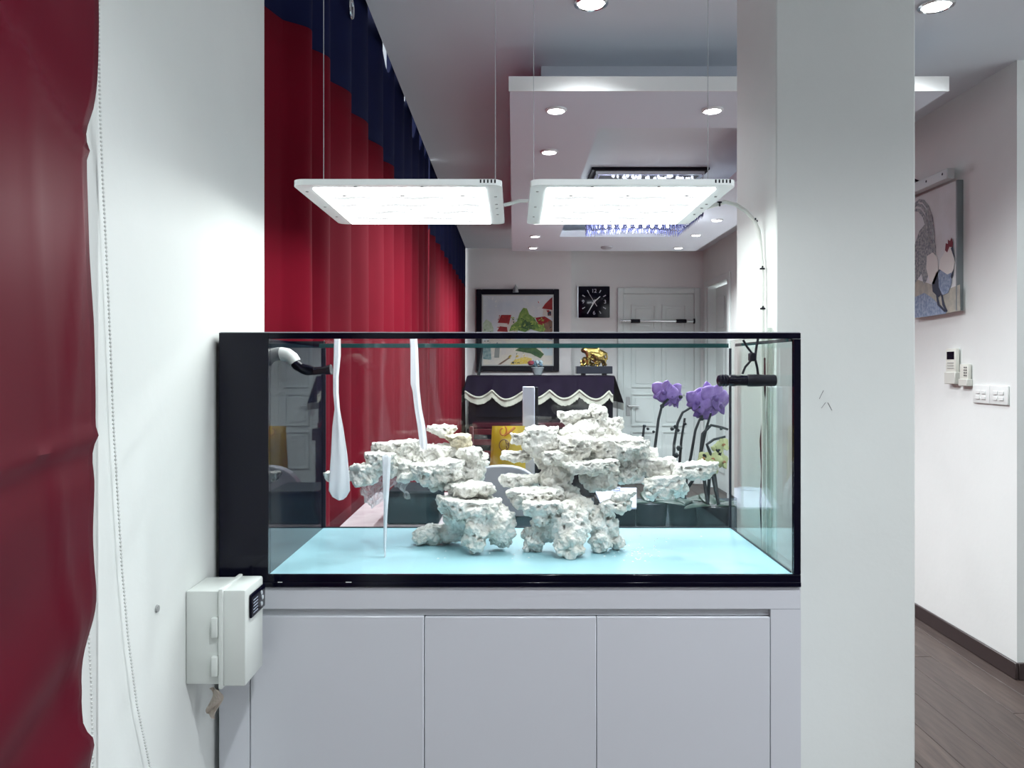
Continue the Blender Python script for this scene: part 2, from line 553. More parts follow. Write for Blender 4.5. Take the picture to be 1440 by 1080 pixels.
# chrome eyelet in the navy heading
p = at(492, 12, 2.60); p.x = -.5525
rg = MB()
for k in range(24):
    pass
pts = [p + Vector((.004 + .0, .026 * math.cos(q), .030 * math.sin(q))) for q in [2 * PI * k / 24 for k in range(25)]]
rg.tube(pts, .0055, 8, cap=False).sm().build('eyelet', chrome_m, lc)
crest2 = [5.06, 5.40, 5.75, 6.1, 6.5, 6.9, 7.3, 7.7, 8.1, 8.5, 8.78]
long_curtain('long_curtain', 'far red curtain with navy heading hanging beside the framed street painting', 5.04, 8.78, crest2, -.548, 2.29)

# ------------------------------------------------------------------ downlights
glow_m = mat('downlight_glow', (1, 1, 1), 0.5, emit=14.0)
ring_m = mat('downlight_ring', (0.82, 0.83, 0.84), 0.25)
def make_downlight(rad, watts, loc, label, group):
    t = thing('downlight', label, 'downlight', loc, group)
    x, y, z = loc
    prof = [(rad * 1.30, -.0005), (rad * 1.28, -.006), (rad * 1.05, -.010), (rad * .98, -.006), (rad * .98, -.0005)]
    MB().lathe((x, y, z), prof, 24).sm().build('trim_ring', ring_m if rad < .045 else chrome_m, t)
    MB().lathe((x, y, z), [(rad * .96, -.0022), (rad * .96, -.0062), (rad * .6, -.010), (.003, -.0115)], 20).sm().build('lens', glow_m, t)
    ld = bpy.data.lights.new('downlight_beam', 'SPOT')
    ld.energy = watts; ld.spot_size = math.radians(150 if rad < .045 else 125); ld.spot_blend = .8; ld.shadow_soft_size = rad * .8
    ld.color = (.93, .97, 1.0)
    lo = bpy.data.objects.new('downlight_beam', ld)
    C.objects.link(lo); lo.parent = t; lo.location = (0, 0, -.03)
    return t
G = 'small downlights in the dropped ceiling'
left_row = [(3.35, 'nearest downlight on the left side of the dropped ceiling'),
            (4.00, 'second nearest downlight on the left side of the dropped ceiling'),
            (5.98, 'left dropped ceiling downlight just under the far edge of the right lamp'),
            (6.60, 'left dropped ceiling downlight second from the back wall'),
            (7.24, 'left dropped ceiling downlight closest to the back wall')]
for y, lab in left_row:
    make_downlight(.036, DOWN_W * 3.4, (.186, y, DZ), lab, G)
right_row = [(5.87, 'right dropped ceiling downlight nearest the right pillar'),
             (6.54, 'right dropped ceiling downlight in the middle of the three by the pillar'),
             (7.24, 'right dropped ceiling downlight closest to the white door')]
for y, lab in right_row:
    make_downlight(.036, DOWN_W * 3.4, (1.555, y, DZ), lab, G)
make_downlight(.036, DOWN_W * 3.4, (.868, 3.35, DZ), 'nearest downlight right of centre, above the right aquarium lamp', G)
G2 = 'large downlights in the main ceiling'
make_downlight(.050, DOWN_W * 1.6, (.288, 2.85, CEIL), 'large chrome ringed downlight at the top edge above the tank', G2)
make_downlight(.050, DOWN_W * 1.6, (1.58, 2.87, CEIL), 'large downlight in the ceiling right of the white pillar', G2)
for (x_, y_, lab) in ((.288, .55, 'added unseen downlight above the viewer, left of centre'), (1.58, .55, 'added unseen downlight above the viewer, right of centre'),
                      (.288, -1.6, 'added unseen downlight behind the viewer, left of centre'), (1.58, -1.6, 'added unseen downlight behind the viewer, right of centre'),
                      (2.9, .55, 'added unseen downlight above the viewer, far right'), (2.9, -1.6, 'added unseen downlight behind the viewer, far right')):
    make_downlight(.050, DOWN_W * 2.9, (x_, y_, CEIL), lab, G2)  # unseen downlights, added to light the faces turned to the camera
sd = MB().lathe((at(853, 347, 7.2).x, 7.20, DZ), [(.055, -.0005), (.055, -.012), (.04, -.022), (.004, -.024)], 20).sm().build('smoke_detector', mat('detector_grey', (.45, .46, .5), .5))
tag(sd, 'small flat grey smoke detector under the far end of dropped ceiling', 'detector')

# ------------------------------------------------------------------ chandelier
crystal_m = mat('crystal', (0.20, 0.22, 0.45), 0.06, spec=1.0, coat=1.0, metal=.5)
crystal2_m = mat('crystal_bright', (0.75, 0.78, 0.88), 0.05, spec=1.0, coat=1.0, emit=.7, ecol=(.85, .9, 1))  # emission paints the sparkle of lit crystal; the clusters are no lamps
chx0, chx1, chy0, chy1 = .56, 1.30, 5.22, 6.05
ch = thing('chandelier', 'rectangular crystal chandelier recessed in the dropped ceiling above the right lamp', 'chandelier', ((chx0 + chx1) / 2, (chy0 + chy1) / 2, CEIL - .001))
box('base_plate', blackm_m, (chx0 - .03, chx1 + .03, chy0 - .02, chy1 + .02, CEIL - .02, CEIL - .001), ch, bev=.003)
fr = MB()
zt = CEIL - .046
fr.box(chx0, chx1, chy0, chy0 + .03, zt, zt + .03).box(chx0, chx1, chy1 - .03, chy1, zt, zt + .03)
fr.box(chx0, chx0 + .03, chy0 + .03, chy1 - .03, zt, zt + .03).box(chx1 - .03, chx1, chy0 + .03, chy1 - .03, zt, zt + .03)
fr.build('top_frame', chrome_m, ch)
for k in range(4):
    a = chx0 + .09 + k * .15
    mb = MB()
    for q in range(26):
        mb.ellipsoid((a + R.uniform(.01, .13), chy0 + R.uniform(.005, .03), zt - R.uniform(.005, .07)), (.011, .011, .013), sub=1, jitter=.2, seed=q)
    mb.build('crystal_cluster', crystal2_m, ch)
lf = MB()
zl = 2.525
for (a, b, c_, d_) in ((chx0, chx1, chy0, chy0 + .02), (chx0, chx1, chy1 - .02, chy1), (chx0, chx0 + .02, chy0, chy1), (chx1 - .02, chx1, chy0, chy1)):
    lf.box(a, b, c_, d_, zl, zl + .012)
lf.build('lower_frame', chrome_m, ch)
for (a, b) in ((chx0 + .01, chy0 + .01), (chx1 - .01, chy0 + .01), (chx0 + .01, chy1 - .01), (chx1 - .01, chy1 - .01)):
    MB().tube([(a, b, zt), (a, b, zl)], .006, 6).build('frame_post', chrome_m, ch)
# hanging strands: one mesh, copied
stm = MB()
for k in range(7):
    stm.ellipsoid((0, 0, -.008 - k * .013), (.0055, .0055, .0065), sub=1)
stm.add([(-.006, -.003, -.10), (.006, -.003, -.10), (.006, .003, -.10), (-.006, .003, -.10), (0, 0, -.135)],
        [(0, 1, 4), (1, 2, 4), (2, 3, 4), (3, 0, 4), (3, 2, 1, 0)])
s0 = stm.build('crystal_strand', crystal_m, ch)
dz0 = s0.location.z
pos = []
n = 38
for k in range(n):
    pos.append((chx0 + .01 + (chx1 - chx0 - .02) * k / (n - 1), chy0 + .01))
    pos.append((chx0 + .01 + (chx1 - chx0 - .02) * k / (n - 1), chy0 + .12))
for k in range(18):
    yy = chy0 + .04 + (chy1 - chy0 - .06) * k / 17
    pos.append((chx0 + .01, yy)); pos.append((chx1 - .01, yy)); 
for k in range(26):
    pos.append((chx0 + .03 + (chx1 - chx0 - .06) * k / 25, chy0 + .26)); pos.append((chx0 + .03 + (chx1 - chx0 - .06) * k / 25, chy0 + .5))
for k in range(42):
    pos.append((chx0 + .01 + (chx1 - chx0 - .02) * k / 41, chy1 - .012)); pos.append((chx0 + .02 + (chx1 - chx0 - .04) * k / 41, chy1 - .07))
base = wloc(ch)
for k, (a, b) in enumerate(pos):
    o = s0 if k == 0 else s0.copy()
    if k: C.objects.link(o)
    o.parent = ch
    sag = .03 * math.sin(PI * (a - chx0) / (chx1 - chx0)) if b > chy0 + .05 else 0
    o.location = Vector((a, b, zl - .135 + R.uniform(-.004, .004) + sag)) - base
bulb_m = mat('chandelier_bulb', (1, 1, 1), .3, emit=9.0, ecol=(.95, .97, 1))
for k in range(9):
    a = .69 + k * .058
    MB().lathe((a, 5.75, zl - .11), [(.003, 0), (.010, .006), (.012, .02), (.008, .034), (.003, .042)], 8).sm().build('bulb', bulb_m, ch)

for a in (.70, .93, 1.16):
    ld = bpy.data.lights.new('chandelier_glow', 'POINT'); ld.energy = 3.5; ld.shadow_soft_size = .04; ld.color = (.9, .95, 1)
    lo = bpy.data.objects.new('chandelier_glow', ld); C.objects.link(lo); lo.parent = ch
    lo.location = Vector((a, 5.80, 2.34)) - base
# ------------------------------------------------------------------ cabinet
X0, X1 = -.608, .594
YF = 1.587
YBK = 2.062
ZC = .9235
cab = thing('aquarium_cabinet', 'glossy white cabinet with three doors carrying the aquarium', 'cabinet', ((X0 + X1) / 2, (YF + YBK) / 2, 0))
sx = lambda px: (px - VX) / F * YF
sz = lambda py: HC - (py - VY) / F * YF
mb = MB()
mb.box(X0, X1, YF, YBK, sz(857), ZC, bev=.0015)                       # top rail and top
mb.box(X0, sx(351), YF, YBK, 0, sz(857))                  # stiles
mb.box(sx(1084), X1, YF, YBK, 0, sz(857))
mb.box(sx(351), sx(1084), YF + .05, YBK, 0, sz(857))       # inner body
mb.build('body', cab_m, cab)
dxs = [(352, 596), (597.2, 838.5), (839.7, 1083)]
for k, (a, b) in enumerate(dxs):
    top = sz(868) if k else sz(867)
    box('door', cab_m, (sx(a), sx(b), YF + .0005, YF + .02, .06, top), cab, bev=.0015)
box('finger_groove', mat('groove_grey', (.55, .57, .60), .3), (sx(352), sx(1083), YF + .008, YF + .049, sz(866.5), sz(857)), cab)
box('plinth', cab_m, (sx(352), sx(1083), YF + .02, YF + .04, 0.0, .055), cab)

# ------------------------------------------------------------------ aquarium
aq = thing('aquarium', 'long rimmed glass aquarium with black end panel and white reef rocks inside', 'aquarium', ((X0 + X1) / 2, (YF + YBK) / 2, ZC + .001))
ZT = 1.449
ZF = .9495
XI0, XI1 = -.5055, .580
YI0, YI1 = 1.597, 2.048
tank_m = glass('tank_glass', (0.985, 0.995, 0.993), .022)
back_m = glass('tank_back_glass', (0.96, 0.975, 0.98), .034)
side_m = glass('tank_side_glass', (0.94, 0.975, 0.965), .05)
edgeg_m = mat('glass_edge_green', (0.010, 0.045, 0.047), 0.08, coat=.5)
seam_m = mat('silicone_black', (0.008, 0.010, 0.020), 0.4)
blue_m = mat('blue_tank_floor', (0.36, 0.63, 0.71), 0.35, var=.14, scale=3.5)
over_m = mat('overflow_black', (0.006, 0.007, 0.014), 0.02, spec=.35)
box('front_pane', tank_m, (XI0, sx(1116), YF + .001, YF + .009, ZF - .02, ZT - .004), aq)
box('back_pane', back_m, (XI0, XI1, YI1, YBK, ZF - .02, ZT), aq)
box('side_pane', side_m, (XI1, X1 - .001, YI0 - .006, YBK, ZF - .02, ZT), aq)
box('floor_plate', blue_m, (XI0, XI1 - .0005, YI0 - .004, YI1 - .0005, ZC + .004, ZF), aq)
# black end panel and overflow box on the left
mb = MB()
mb.box(X0, XI0 - .001, YF - .001, YF + .009, ZC + .001, ZT)
mb.box(X0, X0 + .01, YF + .009, YBK, ZC + .001, ZT - .002)
mb.box(X0, XI0, YBK - .01, YBK, ZC + .001, ZT - .002)
mb.build('end_panel', black_m, aq)
box('overflow_wall', over_m, (XI0 - .012, XI0, YF + .010, YBK - .011, ZF - .02, ZT - .018), aq)
# black border strips of the front glass
box('bottom_band', black_m, (XI0 - .001, X1 - .0005, YF - .002, YF + .0095, ZC + .001, sz(808)), aq, bev=.001)
box('bottom_rail', black_m, (X0 + .0005, X1 - .001, YF - .005, YF - .002, ZC + .001, sz(818)), aq, bev=.001)
box('top_band', black_m, (XI0 - .0008, X1 - .0005, YF - .0015, YF + .0095, sz(476.5), ZT), aq, bev=.001)
box('side_band', black_m, (sx(1116), X1 - .0007, YF - .0012, YF + .0095, sz(808) + .0005, sz(476.5) - .0005), aq)
box('top_highlight', mat('rim_highlight_paint', (.55, .58, .62), .25), (X0 + .002, X1 - .002, YF, YF + .006, ZT + .0003, ZT + .0018), aq)  # pale strip paints the highlight along the top of the rim
for (a, b) in ((312, 318), (326, 333), (340, 352), (392, 398), (487, 495)):
    box('peeled_film', white_m, (sx(a), sx(b), YF - .0058, YF - .0051, sz(818.3), sz(817.2)), aq)
# glass braces with green edges
box('back_brace', side_m, (XI0, XI1 - .02, 2.000, YI1 - .0005, 1.4285, 1.4385), aq)
box('brace_edge', edgeg_m, (XI0, XI1 - .02, 1.9975, 1.9998, 1.4280, 1.4390), aq)
box('side_brace', edgeg_m, (XI1 - .0035, XI1 - .0005, YI0, 1.9975, 1.4310, 1.4385), aq)
for (x, y) in ((XI1 - .003, YI1 - .004), (XI0 + .003, YI1 - .004)):
    box('corner_seam', seam_m, (x - .003, x + .003, y - .002, y + .003, ZF + .0005, 1.4275), aq)
box('corner_seam', seam_m, (XI0 + .004, XI1 - .006, YI1 - .004, YI1 - .0008, ZF + .0003, ZF + .003), aq)
box('corner_seam', seam_m, (XI1 - .003, XI1 - .0008, YI0 + .004, YI1 - .006, ZF + .0003, ZF + .003), aq)

# white crumbs of rock lying on the floor plate
crumb_m = mat('rock_crumb', (0.96, 0.96, 0.95), 0.8)
cr = MB()
for k in range(120):
    if k < 70:
        px, Y = R.gauss(895, 22), R.gauss(1.78, .04)
    else:
        px, Y = R.uniform(600, 1000), R.uniform(1.68, 1.98)
    X = (px - VX) / F * Y
    r = R.uniform(.0006, .0019)
    cr.ellipsoid((X, Y, ZF + r * .2), (r * 1.5, r * 1.3, r * .7), sub=1, jitter=.3, seed=k)
tag(cr.build('rock_crumbs', crumb_m), 'scattered white rock crumbs on the pale blue tank floor', 'crumbs', kind='stuff')

# ------------------------------------------------------------------ reef rocks
rock_m = mat('reef_rock', (0.88, 0.87, 0.84), 0.85, col2=(0.70, 0.68, 0.62), scale=22, bump=0.7, bscale=150)
rocky_m = mat('reef_rock_yellowish', (0.76, 0.70, 0.56), 0.85, col2=(0.66, 0.58, 0.42), scale=18, bump=0.7, bscale=150)
def fbm(p, o=3):
    a, s, r = 0, 1, 0
    for k in range(o):
        r += noise.noise(p * (2 ** k)) * s
        s *= .55
    return r
def rock(parent, name, prims, seed, m=None, vox=.0021, amp=1.0, label=None):
    rr = random.Random(seed)
    mb = MB()
    for pr in prims:
        if pr[0] == 'e':                      # lump: px, py, Y, rx px, rz px, ry m
            _, px, py, Y, rx, rz, ry = pr[:7]
            tilt = pr[7] if len(pr) > 7 else 0
            k = Y / F
            mb.ellipsoid(at(px, py, Y), (rx * k, ry, rz * k), sub=3, rot=Euler((0, -tilt, rr.uniform(-.4, .4))), jitter=.05, seed=rr.randrange(999))
        else:                                 # shelf: x0, x1, ytop, ybottom, Y, depth
            _, xa, xb, yt, yb, Y, dp = pr[:7]
            tilt = pr[7] if len(pr) > 7 else 0
            k = Y / F
            c = at((xa + xb) / 2, yt, Y)
            hw = (xb - xa) / 2 * k; h = (yb - yt) * k
            n = 18
            rad = [1 + rr.uniform(-.20, .12) for _ in range(n)]
            rings = []
            for (sc, zz) in ((.93, 0), (1.0, -.22), (.97, -.5), (.80, -.8), (.5, -1.0)):
                ring = []
                for j in range(n):
                    q = 2 * PI * j / n
                    cx = math.copysign(abs(math.cos(q)) ** .75, math.cos(q)); cy = math.copysign(abs(math.sin(q)) ** .75, math.sin(q))
                    r2 = rad[j] * sc * (1 if sc > .9 else 1 + rr.uniform(-.15, .15))
                    X = cx * hw * min(r2, 1.04); Yy = cy * dp / 2 * r2
                    ring.append(c + Vector((X, Yy, h * zz + X * tilt)))
                rings.append(ring)
            vs = [p for r_ in rings for p in r_]
            fs = [tuple(range(n)), tuple(range(len(vs) - 1, len(vs) - n - 1, -1))]
            for i in range(len(rings) - 1):
                for j in range(n):
                    fs.append((i * n + j, i * n + (j + 1) % n, (i + 1) * n + (j + 1) % n, (i + 1) * n + j))
            mb.add(vs, fs)
    tmp = mb.build('rock_source', rock_m)
    md = tmp.modifiers.new('r', 'REMESH'); md.mode = 'VOXEL'; md.voxel_size = vox
    dg = bpy.context.evaluated_depsgraph_get()
    me = bpy.data.meshes.new_from_object(tmp.evaluated_get(dg))
    off = tmp.location.copy()
    vs = [v.co.copy() for v in me.vertices]
    nr = [v.normal.copy() for v in me.vertices]
    fs = [tuple(p.vertices) for p in me.polygons]
    old = tmp.data
    bpy.data.objects.remove(tmp); bpy.data.meshes.remove(old); bpy.data.meshes.remove(me)
    sh = Vector((seed * 1.37, seed * .71, seed * 2.11))
    out = []
    for p, nn in zip(vs, nr):
        q = p + off
        flat = .45 if nn.z > .8 else 1.0
        d = .0095 * fbm(q * 26 + sh, 3) * flat + .0055 * noise.noise(q * 80 + sh) * flat + .0034 * noise.noise(q * 190 + sh) - .011 * (.30 - min(.30, abs(noise.noise(q * 33 + sh * 1.7)))) * flat
        # pores
        c1 = noise.voronoi(q * 54 + sh)[0][0]
        if c1 < .27 and noise.noise(q * 14 + sh * 2) > -.10:
            d -= .0135 * (1 - (c1 / .27) ** 4)
        # deeper caves on vertical sides
        g = noise.noise(q * 36 + sh * 3)
        if g > .30 and nn.z < .6:
            d -= .040 * (g - .30)
        z = q + nn * d * amp
        z.z = max(z.z, ZF + .0006)
        z.y = min(max(z.y, YI0 + .004), YI1 - .006)
        out.append(z)
    o = link_mesh(name, out, fs, m or rock_m, parent, smooth=False, fix=False)
    for p in o.data.polygons: p.use_smooth = True
    if label: o['label'] = label
    return o

A = thing('reef_rock_structure', 'smaller white reef rock structure with arm reaching left in the tank', 'rock', (at(660, 700, 1.8).x, 1.8, ZF), 'reef rock structures in the aquarium')
rock(A, 'base_rock', [('e', 668, 722, 1.80, 46, 22, .055), ('e', 640, 745, 1.86, 30, 16, .030, .35), ('e', 605, 752, 1.86, 24, 15, .035, .25),
                      ('e', 668, 752, 1.765, 20, 26, .035), ('e', 666, 764, 1.752, 13, 15, .022), ('e', 700, 735, 1.79, 24, 28, .045),
                      ('e', 700, 758, 1.80, 14, 12, .025), ('e', 712, 748, 1.785, 12, 20, .03), ('e', 655, 725, 1.84, 30, 25, .04),
                      ('s', 613, 706, 700, 728, 1.80, .13, -.05)], 3)
rock(A, 'shelf_rock', [('s', 627, 690, 680, 698, 1.82, .09), ('e', 672, 690, 1.83, 26, 9, .04)], 11)
rock(A, 'pillar_rock', [('e', 664, 668, 1.90, 16, 26, .03), ('e', 668, 646, 1.90, 19, 14, .035), ('s', 641, 684, 630, 648, 1.90, .08), ('e', 652, 660, 1.91, 12, 14, .03)], 12)
rock(A, 'shelf_rock', [('s', 622, 666, 611, 626, 1.92, .075), ('e', 648, 624, 1.92, 16, 11, .03)], 13, rocky_m)
rock(A, 'shelf_rock', [('s', 598, 645, 599, 612, 1.95, .06)], 14)
rock(A, 'shelf_rock', [('s', 578, 650, 650, 680, 1.84, .11, .10), ('e', 602, 662, 1.82, 18, 9, .035), ('e', 630, 655, 1.86, 22, 12, .04), ('e', 640, 668, 1.87, 14, 18, .03)], 15)
rock(A, 'shelf_rock', [('s', 566, 650, 626, 650, 1.92, .09), ('e', 590, 640, 1.91, 20, 16, .04)], 16)
rock(A, 'shelf_rock', [('s', 523, 592, 621, 642, 1.90, .085, .06), ('e', 566, 634, 1.90, 18, 10, .03)], 17)
rock(A, 'shelf_rock', [('s', 511, 562, 637, 660, 1.84, .075), ('e', 545, 650, 1.85, 12, 11, .025)], 18)
rock(A, 'shelf_rock', [('s', 490, 535, 653, 684, 1.83, .07, .08), ('e', 525, 664, 1.84, 14, 11, .025)], 19)
rock(A, 'shelf_rock', [('s', 454, 500, 664, 679, 1.84, .045)], 20)
rock(A, 'hanging_rock', [('e', 556, 655, 1.87, 24, 16, .035, -.2), ('e', 575, 645, 1.90, 20, 18, .035), ('e', 572, 672, 1.85, 15, 9, .02), ('e', 615, 683, 1.86, 16, 8, .02)], 21)

B = thing('reef_rock_structure', 'larger white reef rock structure with knobbly top and arm reaching right', 'rock', (at(800, 700, 1.8).x, 1.8, ZF), 'reef rock structures in the aquarium')
rock(B, 'base_rock', [('e', 800, 738, 1.765, 30, 34, .045), ('e', 802, 765, 1.735, 24, 22, .030), ('e', 812, 772, 1.728, 12, 12, .02), ('e', 750, 758, 1.79, 17, 17, .035),
                      ('e', 768, 735, 1.80, 22, 26, .04), ('e', 742, 768, 1.785, 9, 8, .02), ('e', 815, 712, 1.80, 20, 14, .03)], 31)
rock(B, 'boulder_rock', [('e', 848, 738, 1.80, 24, 24, .035), ('e', 838, 728, 1.80, 16, 18, .03), ('e', 846, 762, 1.775, 16, 17, .025), ('e', 866, 762, 1.80, 11, 11, .02)], 32)
rock(B, 'shelf_rock', [('s', 842, 891, 704, 722, 1.78, .06, .12), ('e', 852, 715, 1.79, 14, 8, .02)], 33)
rock(B, 'shelf_rock', [('s', 858, 896, 692, 708, 1.775, .045, .10)], 34)
rock(B, 'trunk_rock', [('e', 784, 668, 1.86, 24, 34, .04), ('e', 770, 640, 1.87, 20, 24, .035), ('e', 796, 700, 1.85, 20, 20, .035), ('e', 776, 625, 1.87, 18, 14, .03)], 35)
rock(B, 'shelf_rock', [('s', 714, 793, 688, 712, 1.80, .09, .03), ('e', 775, 700, 1.81, 18, 9, .03)], 36)
rock(B, 'shelf_rock', [('s', 732, 790, 705, 724, 1.745, .07), ('e', 762, 728, 1.745, 10, 14, .02)], 37)
rock(B, 'shelf_rock', [('s', 702, 762, 668, 686, 1.86, .06)], 38)
rock(B, 'shelf_rock', [('s', 707, 752, 635, 650, 1.90, .05), ('e', 742, 632, 1.91, 9, 14, .02)], 39)
rock(B, 'shelf_rock', [('s', 718, 752, 610, 626, 1.90, .05), ('e', 740, 620, 1.91, 10, 10, .02)], 40)
rock(B, 'block_rock', [('s', 736, 788, 602, 640, 1.86, .085), ('e', 757, 604, 1.87, 14, 6, .03), ('e', 760, 630, 1.86, 18, 18, .035)], 41)
rock(B, 'shelf_rock', [('s', 757, 812, 634, 652, 1.82, .07), ('e', 790, 640, 1.83, 16, 8, .03)], 42)
rock(B, 'main_shelf_rock', [('s', 782, 914, 616, 650, 1.88, .13), ('e', 812, 628, 1.84, 32, 18, .05), ('e', 882, 632, 1.87, 30, 20, .05), ('e', 850, 620, 1.90, 40, 14, .05),
                            ('e', 890, 660, 1.87, 14, 16, .03)], 43, vox=.0024)
rock(B, 'shelf_rock', [('s', 792, 872, 648, 666, 1.80, .07, .05), ('e', 815, 655, 1.81, 22, 9, .03)], 44)
rock(B, 'shelf_rock', [('s', 816, 874, 664, 690, 1.86, .06)], 45)
rock(B, 'knob_rock', [('e', 838, 588, 1.90, 17, 17, .035), ('e', 828, 606, 1.89, 24, 16, .04), ('e', 852, 602, 1.90, 18, 16, .035), ('e', 868, 596, 1.90, 9, 9, .02), ('e', 835, 574, 1.90, 8, 6, .015), ('e', 806, 610, 1.88, 16, 12, .03)], 46, amp=1.3)
rock(B, 'top_shelf_rock', [('s', 781, 836, 579, 598, 1.91, .06)], 47)
rock(B, 'arm_rock', [('s', 868, 956, 644, 668, 1.89, .085), ('e', 900, 655, 1.89, 26, 13, .04), ('e', 930, 668, 1.87, 24, 12, .035)], 48)
rock(B, 'arm_rock', [('s', 904, 972, 668, 698, 1.84, .07, .14), ('e', 930, 682, 1.84, 20, 9, .03), ('e', 957, 690, 1.86, 8, 12, .018), ('e', 915, 697, 1.83, 7, 6, .015)], 49)
rock(B, 'arm_tip_rock', [('s', 940, 1011, 652, 672, 1.85, .065, .02), ('e', 955, 664, 1.86, 18, 9, .025)], 50)
rock(B, 'underside_rock', [('e', 878, 668, 1.87, 20, 13, .03), ('e', 905, 640, 1.90, 20, 12, .03)], 51)

# ------------------------------------------------------------------ white strips hanging in the tank
film_m = bpy.data.materials.new('white_film'); film_m.use_nodes = True
_nt = film_m.node_tree; _nt.nodes.clear()
_o = _nt.nodes.new('ShaderNodeOutputMaterial'); _mx = _nt.nodes.new('ShaderNodeMixShader'); _mx.inputs[0].default_value = .5
_d = _nt.nodes.new('ShaderNodeBsdfDiffuse'); _t = _nt.nodes.new('ShaderNodeBsdfTranslucent')
_d.inputs[0].default_value = (.93, .94, .97, 1); _t.inputs[0].default_value = (.93, .94, .97, 1)
_nt.links.new(_d.outputs[0], _mx.inputs[1]); _nt.links.new(_t.outputs[0], _mx.inputs[2]); _nt.links.new(_mx.outputs[0], _o.inputs[0])
def strip(label, rows, Y, dy=0.0):
    """rows: (py, x0, x1) outline of the hanging strip"""
    def fn(u, v):
        s = v * (len(rows) - 1); k = min(int(s), len(rows) - 2); q = s - k
        py = rows[k][0] * (1 - q) + rows[k + 1][0] * q
        a = rows[k][1] * (1 - q) + rows[k + 1][1] * q
        b = rows[k][2] * (1 - q) + rows[k + 1][2] * q
        p = at(a + (b - a) * u, py, Y)
        wd = (b - a) / F * Y
        p.y += dy * v + .004 * math.sin(u * PI * 2.2 + v * 1.5) + .0015 * math.sin(u * 13 + v * 5)
        return p
    o = MB().grid(fn, 14, 60).sm().build('plastic_strip', film_m, fix=False)
    s = o.modifiers.new('thickness', 'SOLIDIFY'); s.thickness = .001
    return tag(o, label, 'plastic strip', 'white plastic strips hanging in the tank')
strip('white plastic strip hanging leftmost, widening to a pouch below the rock tip',
      [(468, 470, 478), (500, 469, 478), (530, 468, 475), (552, 468, 475), (575, 470, 477), (600, 467, 482), (640, 465, 488), (670, 463, 491), (690, 462, 492), (699, 467, 487), (703, 474, 482)], 1.74)
strip('white plastic strip hanging onto the left rock shelf, second from the left',
      [(468, 576, 585), (490, 577, 587), (515, 577, 588), (540, 577, 589), (550, 580, 590), (575, 583, 593), (600, 587, 598), (625, 590, 601), (632, 593, 600)], 1.84)
strip('narrow white plastic tail hanging below the left rock arm to the floor',
      [(640, 537, 549), (680, 538, 547), (710, 539, 545), (750, 539.5, 543.5), (780, 540, 542.5), (787, 540.5, 542)], 1.735)
# crumpled clear wrap under the left arm
wrap_m = glass('clear_wrap', (0.95, 0.96, 0.97), .10, opaque=.35, body=(.82, .85, .86))
def wrap(u, v):
    p = at(506 + 66 * u + 10 * (v - .5), 655 + 48 * v - 10 * u + 14 * v * math.sin(u * 7), 1.90)
    q = Vector((u * 6, v * 6, 2.3))
    p += Vector((.012 * noise.noise(q), .03 * noise.noise(q * 1.7) + .014 * noise.noise(q * 4), .012 * noise.noise(q * 2.1)))
    return p
o = MB().grid(wrap, 26, 22).build('plastic_wrap', wrap_m, fix=False)
tag(o, 'crumpled clear plastic wrap hanging under the left rock arm', 'plastic wrap')

# ------------------------------------------------------------------ return nozzle, wave pump and cables
nz = thing('return_nozzle', 'white pipe elbow with black jointed nozzle at the tank overflow', 'pipe', at(393, 498, 1.66))
YN = 1.665
pp = [Vector((XI0 - .0, YN, 1.4065)), at(396, 497.5, YN), at(404, 499, YN), at(411, 504, YN), at(415, 510, YN)]
MB().tube(pp, [.0145, .0145, .0145, .0142, .0135], 16).sm().build('elbow', white_m, nz)
MB().tube([at(413, 507, YN), at(418, 514, YN - .004), at(426, 519, YN - .008)], [.0105, .0115, .0095], 14).sm().build('joint', black_m, nz)
MB().tube([at(424, 518, YN - .008), at(432, 520.5, YN - .01), at(444, 522, YN - .012)], [.011, .0115, .0085], 14).sm().build('joint', black_m, nz)
MB().tube([at(442, 521.8, YN - .012), at(455, 521, YN - .014), at(466, 519.5, YN - .016)], [.0088, .0085, .0115], 14).sm().build('nozzle', black_m, nz)

YP = 1.70
wp = thing('wave_pump', 'black cylindrical wave pump fixed to the right tank glass', 'pump', at(1050, 543, YP))
zc = at(0, 535, YP).z
prof = [(1008, 3), (1010, 7.5), (1014, 8), (1023, 8), (1024, 7), (1026, 8.2), (1034, 8.4), (1035, 7.6), (1050, 7.6), (1052, 8.8), (1070, 8.6), (1071, 8.1), (1089, 8.1), (1090.5, 7.4)]
k = YP / F
MB().lathe((0, YP, zc), [(r * k, (px - VX) * k) for px, r in prof[:9]], 20, axis='x').sm().build('pump_head', black_m, wp)
MB().lathe((0, YP, zc), [(r * k, (px - VX) * k) for px, r in prof[8:]], 20, axis='x').sm().build('magnet_holder', blackm_m, wp)
for px in (1012, 1016, 1020):
    MB().lathe((0, YP, zc), [(8.6 * k, (px - VX) * k), (8.6 * k, (px + 1.4 - VX) * k)], 20, axis='x').build('grille_rib', blackm_m, wp)
cab1 = MB().tube([at(1045, 478, YP), at(1050, 487, YP), at(1060, 500, YP - .003), at(1056, 507, YP), at(1048, 516, YP), at(1044, 526, YP)], .0026, 8).sm().build('cable', blackm_m, wp)
MB().tube([at(1066, 476, YP + .01), at(1063, 492, YP + .008), at(1062, 505, YP + .006), at(1065, 518, YP), at(1066, 528, YP)], .0028, 8).sm().build('cable', blackm_m, wp)
box('cable_clip', blackm_m, (at(1054, 0, YP).x, at(1063, 0, YP).x, YP - .006, YP + .012, at(0, 508, YP).z, at(0, 496, YP).z), wp, bev=.002)

